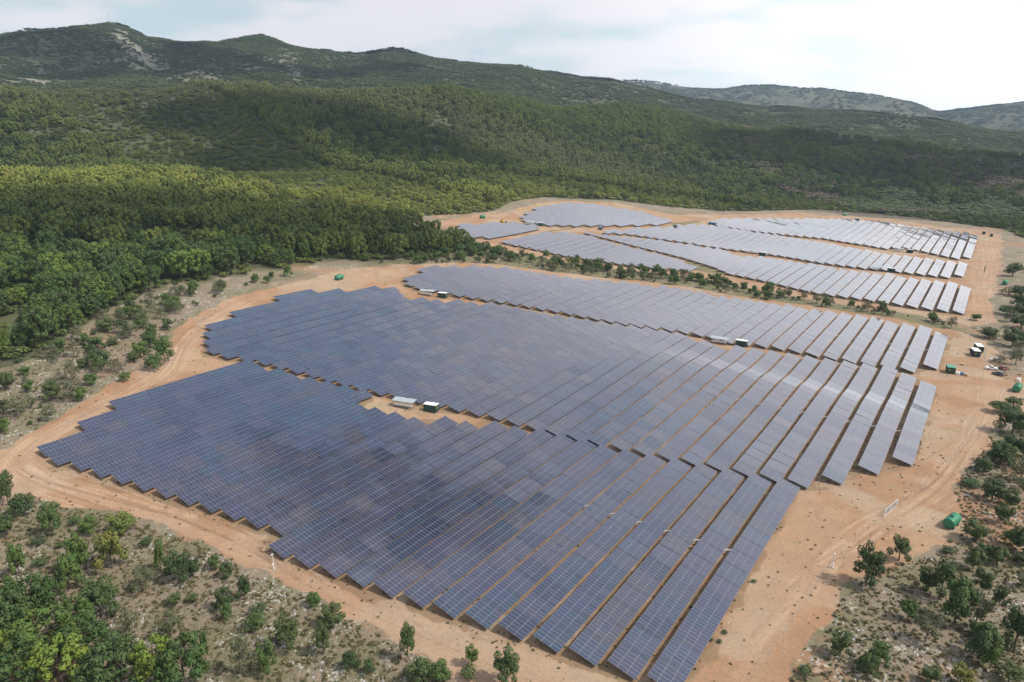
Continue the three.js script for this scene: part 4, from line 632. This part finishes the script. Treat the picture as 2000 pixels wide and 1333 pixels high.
// perimeter fence: steel posts and strained wire
{
  const o = new THREE.Group(), L = AREAS.fence, wires = [], G = [-12.6, 189]; let carry = 0; const postG = cyl(0.04, 0.04, 2.4, 0, 0.95, 0, 6), base = at(L[0][0], L[0][1]); const pts = [];
  for (let i = 1; i < L.length; i++) { const [x0, a0] = L[i - 1], [x1, a1] = L[i], d = Math.hypot(x1 - x0, a1 - a0); let s = carry; for (; s < d; s += 4) { const x = mix(x0, x1, s / d), a = mix(a0, a1, s / d); pts.push([x, a]); } carry = s - d; }
  let prev = null;
  for (const [x, a] of pts) { const gate = x > -13.5 && x < -8.5 && a > 188 && a < 201; if (gate) { prev = null; continue; } const p = part(o, 'post', postG, galv); p.position.copy(at(x, a)).sub(base); const q = at(x, a).sub(base); if (prev) for (const y of [0.25, 0.75, 1.25, 1.7, 2.0]) wires.push(rod([prev.x, prev.y + y, prev.z], [q.x, q.y + y, q.z], 0.006, 0.006, 3)); prev = q; }
  part(o, 'strained_wire', merge(wires), galv); o.position.copy(base);
  tag(o, 'thin steel wire fence around the front solar fields along the dirt road', 'fence'); top(o, 'wire_fence'); console.log('posts', pts.length);
  const g = new THREE.Group(); for (const s of [0, 8.4]) part(g, 'gate_post', cyl(0.08, 0.08, 2.5, 0, 1.05, -s, 8), whitePaint);
  for (const s of [0, 1]) { const leaf = part(g, 'gate_leaf', merge([box(0.06, 0.08, 3.9, 0, 2.1, -2.1 - s * 4.1), box(0.06, 0.08, 3.9, 0, 0.2, -2.1 - s * 4.1), box(0.06, 1.9, 0.08, 0, 1.15, -0.2 - s * 4.1), box(0.06, 1.9, 0.08, 0, 1.15, -4.0 - s * 4.1)]), whitePaint); for (let i = 0; i < 18; i++) part(leaf, 'bar', box(0.03, 1.82, 0.045, 0, 1.15, -0.42 - i * 0.2 - s * 4.1), galv); }
  tag(g, 'white barred double gate across the dirt road in the fence line', 'gate'); stand(g, -11.6, 191.0, 0.24); top(g, 'site_gate');
}
// antenna mast on the summit and a small house on the wooded crest
{
  const az = RIDGES.back[6][0], D = 2245, o = new THREE.Group(), legs = []; for (let i = 0; i < 3; i++) { const t = i * 2.094, u = t + 2.094; legs.push(rod([2.2 * Math.cos(t), -2, 2.2 * Math.sin(t)], [0.5 * Math.cos(t), 24, 0.5 * Math.sin(t)], 0.28, 0.2, 5)); for (let k = 0; k < 6; k++) { const y0 = k * 4, y1 = y0 + 4, r0 = mix(2.2, 0.5, y0 / 24), r1 = mix(2.2, 0.5, y1 / 24); legs.push(rod([r0 * Math.cos(t), y0, r0 * Math.sin(t)], [r1 * Math.cos(u), y1, r1 * Math.sin(u)], 0.12, 0.12, 4)); } }
  part(o, 'lattice', merge(legs), galv); part(o, 'aerial', rod([0, 24, 0], [0, 31, 0], 0.16, 0.08), whitePaint); for (const s of [-1, 1]) part(o, 'dish', cyl(1.0, 0.4, 0.6, s * 1.2, 19 + s * 2, 0, 12), whitePaint);
  tag(o, 'lattice antenna mast on the highest summit of the ridge', 'antenna mast'); stand(o, D * Math.sin(az), D * Math.cos(az)); top(o, 'antenna_mast');
  const h = new THREE.Group(), hz = RIDGES.mid[5][0] - 0.005, hd = 1010; part(h, 'wall', box(11, 6, 8, 0, 2.4, 0), std([0.62, 0.48, 0.34], 0.9)); const rs = new THREE.Shape(); rs.moveTo(-4.6, 0); rs.lineTo(0, 2.2); rs.lineTo(4.6, 0); rs.closePath(); const rg = new THREE.ExtrudeGeometry(rs, { depth: 11.6, bevelEnabled: false }); rg.translate(0, 5.42, -5.8); rg.rotateY(Math.PI / 2); const rf = part(h, 'roof', rg, std([0.42, 0.19, 0.11], 0.9)); part(rf, 'chimney', box(0.8, 1.6, 0.8, 2.5, 7.4, 1), concrete);
  for (const x of [-3.4, 0, 3.4]) part(h, 'window', box(1.1, 1.4, 0.1, x, 3.2, 4.03), glassDark); part(h, 'door', box(1.2, 2.2, 0.1, 1.7, 1.1, 4.03), timber);
  tag(h, 'small house with tiled roof among the trees on the wooded crest', 'house'); stand(h, hd * Math.sin(hz), hd * Math.cos(hz), -0.9); top(h, 'hill_house');
}

scene.traverse((o) => { if (o.isMesh) { o.castShadow = true; o.receiveShadow = true; } });
renderer.render(scene, camera);
